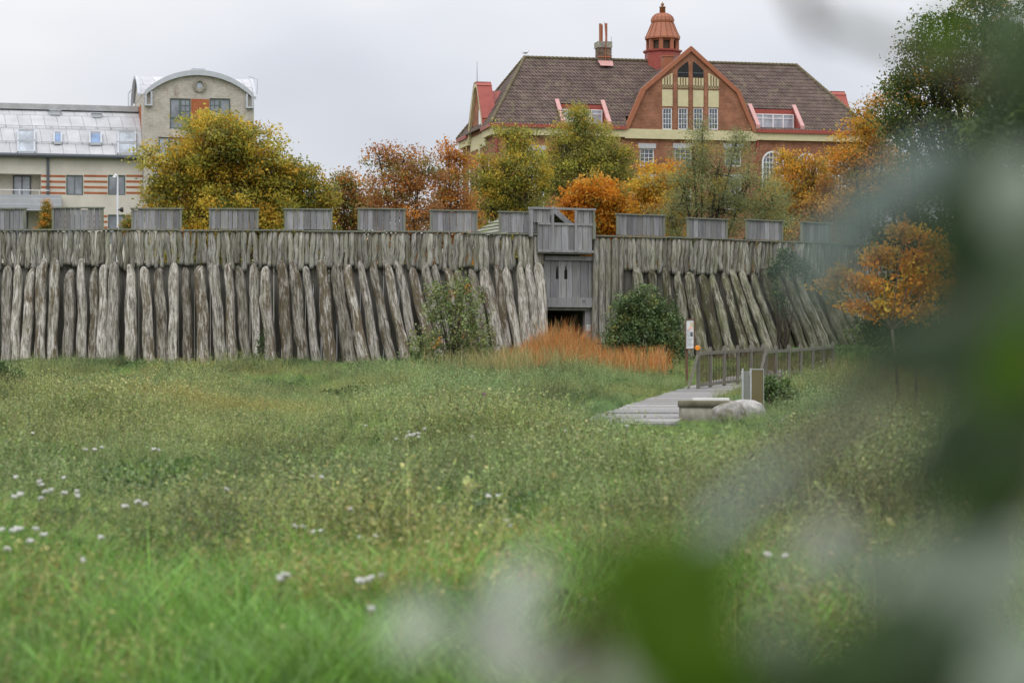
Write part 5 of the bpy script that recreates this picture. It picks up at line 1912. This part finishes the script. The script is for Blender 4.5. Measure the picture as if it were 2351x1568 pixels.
# ------------------------------------------------------------------ things by the boardwalk
def build_well():
    d = 45.2
    c = P(1628, 975, d); gx, gy = c.x, d
    g = G(gx, gy)
    r = empty('concrete_well', (gx, gy, g))
    tag(r, 'round mossy concrete well ring with dark rim at the boardwalk end', 'well')
    R0 = 72 / F * d; zt = P(0, 919, d).z - g; zr = P(0, 934, d).z - g
    m = MB(); m.lathe((0, 0), [(R0 * .97, -.1), (R0 * .965, zr * .5), (R0 * .96, zr - .004)], 40); m.build('ring', M_CONC, r, True)
    m = MB(); m.tube([(0, 0, zr), (0, 0, zt - .015), (0, 0, zt), (0, 0, zt + .001)], [R0, R0, R0 * .985, R0 * .8], 40); m.build('rim', M_CONCD, r, True)
    m = MB(); q = R0
    m.hexa([(-q * .52, -q * .45, zt + .004), (q * .62, -q * .5, zt + .004), (q * .7, q * .5, zt + .004), (-q * .5, q * .55, zt + .004),
            (-q * .5, -q * .43, zt + .045), (q * .6, -q * .48, zt + .045), (q * .68, q * .48, zt + .045), (-q * .48, q * .53, zt + .045)])
    m.build('cover_slab', M_SLAB, r)


def boulder(name, label, px, py0, py1, w, d, squash, seed, mt):
    k = d / F
    x = (px - CX) * k; g = G(x, d)
    h = (YH - py0) * k + CZ - g + .1
    q = random.Random(seed)
    me = bpy.data.meshes.new(name)
    import bmesh
    bm = bmesh.new()
    bmesh.ops.create_icosphere(bm, subdivisions=5, radius=1)
    ph = [q.uniform(0, 6.28) for _ in range(12)]
    for v in bm.verts:
        p = v.co.copy()
        f = 1 + .10 * math.sin(2.3 * p.x + ph[0]) * math.sin(2.1 * p.y + ph[1]) + .08 * math.sin(3.7 * p.z + ph[2] + 2 * p.x) + .035 * math.sin(8 * p.x + ph[3]) * math.sin(7 * p.z + ph[4]) + .015 * math.sin(17 * p.y + ph[5]) * math.sin(19 * p.x + ph[6])
        p = p * f
        p.z = math.copysign(abs(p.z) ** squash, p.z)
        v.co = (p.x * w / 2 * k, p.y * w * .42 * k, (p.z + .72) / 1.72 * h - .1)
    bm.to_mesh(me); bm.free()
    me.polygons.foreach_set('use_smooth', [True] * len(me.polygons))
    me.materials.append(mt)
    o = link(bpy.data.objects.new(name, me)); o.location = (x, d, g)
    tag(o, label, 'boulder', 'boulders beside the well')


build_well()
m2, nt2, p2 = base_mat('lichen_boulder', .9, .2)
_n = noise(nt2, coords(nt2).outputs[0], 5, 9, .72)
_b = noise(nt2, coords(nt2).outputs[0], 2.2, 6, .7)
_c = ramp_out(nt2, _n, [(.3, (.12, .11, .09)), (.5, (.30, .285, .26)), (.72, (.44, .42, .40))])
_c = mixc(nt2, rng(nt2, _b, .46, .58, 0, .85), _c, (.14, .12, .07))
nt2.links.new(_c, p2.inputs['Base Color']); bump(nt2, p2, _n, 1, .04)
boulder('boulder', 'rough brown stained boulder leaning against the concrete well', 1676, 920, 968, 78, 44.2, .8, 3, m2)
boulder('boulder', 'pale smooth granite boulder in front of the bronze panel', 1716, 915, 970, 84, 44.7, .65, 8, M_ROCK)


def build_stele():
    d = 46.6; k = d / F
    c = P(1728, 930, d); g = G(c.x, d)
    r = empty('info_stele', (c.x, d, g))
    tag(r, 'steel framed bronze and glass information stele behind the boulders', 'stele')
    z1 = P(0, 849, d).z - g
    X = lambda px: (px - 1728) * k
    for px in (1705, 1723.5):
        m = MB(); m.box(X(px - 1.9), X(px + 1.9), -.03, .03, 0, z1 + .03); m.build('steel_post', M_STEEL, r)
    m = MB(); m.box(X(1707.2), X(1721.4), -.008, .008, .1, z1 - .02); m.build('glass_panel', plain('grey_glass', (.22, .23, .20), .15, .6, 0, .1, 2), r)
    m = MB(); m.box(X(1725.7), X(1752), -.02, .02, .05, z1); m.build('bronze_panel', M_BRONZE, r)
    m = MB(); m.box(X(1725.6), X(1753), -.03, .03, z1 + .002, z1 + .018); m.box(X(1752.2), X(1753.4), -.03, .03, .05, z1); m.build('steel_edge', M_STEEL, r)
    m = MB()
    for px in (1705, 1723.5):
        for z in (z1 - .05, z1 - .1, .3):
            m.tube([(X(px) - .035, -.035, z), (X(px) - .02, -.035, z)], [.012, .012], 8)
    m.build('bolt', M_STEEL, r)


build_stele()


def fence(label, posts, h, first_brace, group):
    """posts: list of (px, d). Wooden railing with square posts, top and bottom rail, thin balusters."""
    ps = []
    for px, d in posts:
        x = (px - CX) / F * d
        ps.append(Vector((x, d, G(x, d))))
    r = empty('railing', ps[0]); tag(r, label, 'railing', group)
    o = ps[0]
    ps = [p - o for p in ps]
    for i, p in enumerate(ps):
        m = MB(); m.box(p.x - .05, p.x + .05, p.y - .05, p.y + .05, p.z - .1, p.z + h + .06)
        m.prism([(p.x - .05, p.y - .05, p.z + h + .06), (p.x + .05, p.y - .05, p.z + h + .06), (p.x, p.y - .05, p.z + h + .12)], (0, .1, 0))
        m.build('post', M_RAILW, r)
    a, b = MB(), MB()
    for p, q in zip(ps[:-1], ps[1:]):
        up = Vector((0, 0, 1)); sd = Vector((q.y - p.y, p.x - q.x, 0)).normalized() * -.0
        a.bar(p + up * (h - .06) + sd, q + up * (h - .06) + sd, .05, .085)
        b.bar(p + up * .16, q + up * .16, .05, .085)
        m = MB(); n = 9
        for i in range(1, n):
            t = p.lerp(q, i / n); m.box(t.x - .010, t.x + .010, t.y - .010, t.y + .010, t.z + .17, t.z + h - .08)
        m.build('baluster_panel', M_BAL, r)
    a.build('top_rail', M_RAILW, r); b.build('bottom_rail', M_RAILW, r)
    if first_brace:
        m = MB(); p = ps[0]; q = p + Vector((first_brace, -.35, -.05))
        m.bar(q, p + Vector((-.02, -.06, h - .1)), .07, .09, (0, 1, 0)); m.build('brace', M_RAILW, r)
    return o


f0 = fence('grey wooden boardwalk railing with slanted end brace, under the information board', [(1603, 63.5), (1631, 64.7), (1663, 65.9), (1694, 67.1), (1724, 68.3), (1752, 69.5)], 1.05, -.32, 'boardwalk railings')
fence('grey wooden boardwalk railing running behind the bronze panel and leafy shrub', [(1758, 65.5), (1781, 66.7), (1811, 67.9), (1838, 69.1), (1866, 70.3), (1890, 71.5), (1912, 72.7)], 1.05, -.3, 'boardwalk railings')
m = MB(); m.tube([(0, -.03, 0), (0, -.012, 0), (0, .0, 0)], [.055, .07, .068], 16); s = m.build('orange_marker', M_OMARK)
s.location = (f0.x - .02, f0.y - .06, P(0, 799, 63.5).z)
tag(s, 'round orange marker disc on the first railing post', 'marker')


def build_board():
    d = 67; k = d / F
    c = P(1584, 860, d); g = G(c.x, d)
    r = empty('info_board', (c.x, d, g)); tag(r, 'narrow white information board on a brown post beside the railing', 'information board')
    z0, z1 = P(0, 800, d).z - g, P(0, 735, d).z - g
    w = 8.5 * k
    m = MB(); m.box(-w - .02, -w + .05, .03, .1, -.1, z1); m.build('post', M_SIGNW, r)
    m = MB(); m.box(-w, w, .0, .028, z0, z1); pn = m.build('panel', M_PAPER, r)
    m = MB(); m.box(w, w + .035, -.02, .05, z0 - .03, z1 + .03); m.box(-w - .012, w, -.02, .05, z1, z1 + .03); m.box(-w - .012, w, -.02, .05, z0 - .03, z0); m.box(-w - .012, -w, -.02, .05, z0, z1)
    m.build('frame', M_SIGNW, r)
    H = z1 - z0
    m = MB()
    for i in range(5):
        m.cur = (rnd.uniform(.5, 1), rnd.uniform(.4, .6), rnd.uniform(.3, .5))
        a = rnd.uniform(-w * .8, w * .1); zz = z1 - .06 - i * .045
        m.box(a, a + w * .8, -.006, -.001, zz - .04, zz)
    mm, nt, p = base_mat('map_print', .6, .2)
    at = nt.nodes.new('ShaderNodeAttribute'); at.attribute_name = 'tint'; nt.links.new(at.outputs['Color'], p.inputs['Base Color'])
    m.build('map', mm, pn)
    m = MB(); m.box(w * .1, w * .75, -.006, -.001, z0 + H * .42, z0 + H * .58); m.build('photo', M_GUTTER, pn)
    m = MB()
    for i in range(14):
        z = z0 + H * (.66 - i * .045)
        m.box(-w * .8, -w * .02 if i < 7 else w * rnd.uniform(.3, .8), -.005, -.001, z - .008, z + .004)
    m.build('print', M_INK, pn)


build_board()


# ------------------------------------------------------------------ shrub close to the camera (out of focus)
def near_shrub():
    root = empty('near_bush', (.55, .9, G(.55, .9)))
    tag(root, 'out of focus leafy bush close to the camera along the right edge', 'bush')
    o = Vector(root.location)

    def mat_near(name, c, trans, rough, spec):
        m = leaf_mat(name, trans, rough, spec)
        nt = m.node_tree
        p = nt.nodes['Principled BSDF']
        n = noise(nt, coords(nt).outputs[0], 30, 3)
        cc = ramp_out(nt, n, [(.3, tuple(x * .8 for x in c)), (.7, tuple(x * 1.15 for x in c))])
        for nd in nt.nodes:
            if nd.type in ('BSDF_PRINCIPLED', 'BSDF_TRANSLUCENT'):
                s = nd.inputs['Base Color' if nd.type == 'BSDF_PRINCIPLED' else 'Color']
                nt.links.new(cc, s)
        return m
    mats = {'dark': mat_near('near_dark_leaf', (.058, .092, .048), .22, .42, .45),
            'mid': mat_near('near_green_leaf', (.045, .085, .025), .25, .45, .4),
            'vivid': mat_near('near_vivid_leaf', (.085, .165, .012), .5, .6, .15),
            'sheen': mat_near('near_grey_sheen_leaf', (.32, .40, .36), .12, .5, .4),  # blue-grey sky sheen put into the leaf colour
            'olive': mat_near('near_olive_leaf', (.075, .075, .03), .2, .6, .2),
            'pale': mat_near('near_waxy_sheen_leaf', (.17, .21, .15), .15, .35, .6),  # glossy leaf, its base lightened to stand in for reflected sky
            'grey': mat_near('near_pale_leaf', (.15, .20, .175), .12, .5, .35),  # grey of the mirrored sky painted into the base colour
            'white': mat_near('near_white_sheen_leaf', (.58, .60, .53), .2, .6, .3)}  # whitish sky reflection painted as the leaf's own colour

    def leaf(px, py, z, ln, wd, ang, tilt, kind):
        c = P(px, py, z) - o
        n = 7
        V, Fq = [], []
        for i in range(n):
            t = i / (n - 1)
            w = wd * .5 * math.sin(math.pi * min(1, t * .93 + .05)) ** .8
            for s in (-1, 0, 1):
                V.append(Vector((s * w, -.15 * wd * (1 - abs(s)) + .25 * ln * (t - .5) ** 2, (t - .5) * ln)))
        for i in range(n - 1):
            for s in range(2):
                a = i * 3 + s
                Fq.append((a, a + 1, a + 4, a + 3))
        from mathutils import Matrix
        M_ = Matrix.Rotation(R(ang), 3, 'Y') @ Matrix.Rotation(R(tilt), 3, 'X')
        mb = MB()
        mb.add([M_ @ v + c for v in V], Fq)
        mb.build('leaf', mats[kind], root, True)
        return c
    tips = []
    L_ = [  # px, py, distance, length, width, angle, tilt, kind
        (1555, 1400, .74, .052, .040, 30, 8, 'vivid'), (1450, 1290, .76, .036, .016, 58, 5, 'vivid'), (1600, 1540, .72, .045, .034, -20, 12, 'vivid'), (1490, 1350, .75, .036, .024, 50, 8, 'vivid'),
        (1200, 1350, .82, .042, .015, 50, -55, 'white'), (970, 1440, .85, .036, .018, 75, -55, 'white'), (1150, 1480, .82, .034, .018, 60, -50, 'white'), (1090, 1420, .84, .03, .012, 80, -50, 'pale'), (1330, 1480, .76, .040, .013, 5, 20, 'olive'), (1250, 1530, .76, .03, .016, 70, -50, 'white'),
        (1690, 1170, .86, .055, .012, 52, -40, 'sheen'), (1790, 1080, .86, .035, .012, 55, -40, 'sheen'), (1920, 1235, .82, .032, .020, 60, -55, 'white'), (1990, 1290, .82, .03, .014, 50, -50, 'grey'), (2300, 1180, .8, .03, .016, 50, -45, 'pale'), (1840, 1290, .82, .02, .011, 30, -55, 'white'), (2060, 1340, .8, .02, .012, 60, -55, 'white'),
        (2125, 1010, .9, .022, .011, 60, -55, 'white'), (2305, 1480, .74, .04, .022, 40, -55, 'white'), (1790, 1470, .76, .026, .014, 40, -45, 'pale'), (1440, 1565, .76, .035, .016, 70, -50, 'white'), (2010, 1330, .8, .024, .012, 70, -45, 'pale'),
        (1885, 600, .88, .042, .015, 48, -30, 'grey'), (1945, 530, .88, .048, .020, 50, -30, 'grey'), (2030, 460, .88, .048, .022, 50, -30, 'grey'), (2110, 395, .88, .045, .020, 50, -30, 'grey'), (1930, 680, .9, .03, .009, 40, -30, 'pale'), (2165, 385, .9, .03, .012, 50, -25, 'pale'),
        (2225, 500, .80, .045, .026, 30, 20, 'dark'), (2290, 600, .82, .04, .022, 15, 20, 'dark'), (2250, 380, .82, .035, .018, 35, 15, 'dark'), (2010, 810, .85, .042, .015, 65, 25, 'dark'), (2110, 790, .85, .045, .020, 75, 25, 'dark'), (2210, 800, .8, .05, .026, 70, 25, 'dark'),
        (2250, 960, .78, .05, .024, 60, 20, 'dark'), (2330, 840, .74, .034, .018, 20, 10, 'vivid'), (2170, 1090, .82, .05, .013, 50, 20, 'dark'), (2300, 1110, .78, .04, .025, 45, 15, 'mid'), (2230, 1220, .8, .05, .018, 50, 15, 'dark'),
        (2150, 1290, .78, .04, .020, 50, -30, 'pale'), (2050, 1450, .75, .045, .022, 60, 18, 'mid'), (1900, 1530, .74, .045, .018, 65, 20, 'mid'), (2120, 1530, .72, .055, .030, 50, 20, 'dark'), (2240, 1400, .74, .04, .024, 30, -30, 'pale'), (2320, 1310, .74, .035, .02, 40, -25, 'pale'),
        (1730, 1560, .74, .045, .02, 75, 10, 'mid'), (2340, 440, .78, .035, .02, 20, -25, 'pale'), (2320, 60, .84, .035, .022, 30, -15, 'mid'), (2160, 85, 1.0, .026, .015, 40, 10, 'vivid'), (2345, 200, .9, .03, .014, 60, 0, 'mid'),
        (1842, 10, 1.0, .034, .009, -28, 10, 'olive'), (1880, 60, 1.0, .018, .006, -60, 5, 'olive'), (1990, 80, .9, .03, .006, -80, 5, 'pale'), (1960, 960, .85, .035, .012, 55, -20, 'pale'),
        (2345, 680, .76, .04, .022, 10, -10, 'mid'), (2320, 980, .8, .04, .02, 55, 25, 'dark'), (2180, 660, .95, .03, .013, 40, 30, 'dark'), (2345, 1560, .7, .04, .03, 40, -30, 'pale'), (1980, 1560, .72, .04, .02, 60, 10, 'mid'),
    ]
    for q in L_:
        tips.append(leaf(*q))
    for _ in range(34):
        px = rnd.uniform(2470, 2850); py = rnd.uniform(-50, 1650)
        tips.append(leaf(px, py, rnd.uniform(.75, 1.1), rnd.uniform(.04, .06), rnd.uniform(.022, .036), rnd.uniform(10, 80), rnd.uniform(-20, 30), rnd.choice(['dark', 'mid', 'pale', 'grey'])))
    m = MB()
    hubs = [Vector((.30, .95, 1.0)) - Vector((o.x, o.y, 0)) - Vector((0, 0, o.z)), Vector((.30, 1.05, 1.35)) - o, Vector((.28, 1.0, 1.62)) - o]
    base = Vector((0, .1, 0))
    for h in hubs:
        m.tube([base, base.lerp(h, .5) + Vector((.06, .05, 0)), h], [.014, .010, .007], 7)
    for t in tips:
        h = min(hubs, key=lambda q: (q - t).length)
        m.tube([h, h.lerp(t, .5) + Vector((.01, .02, -.015)), t], [.003, .002, .0012], 5)
    m.build('branch', M_TWIG, root, True)


near_shrub()
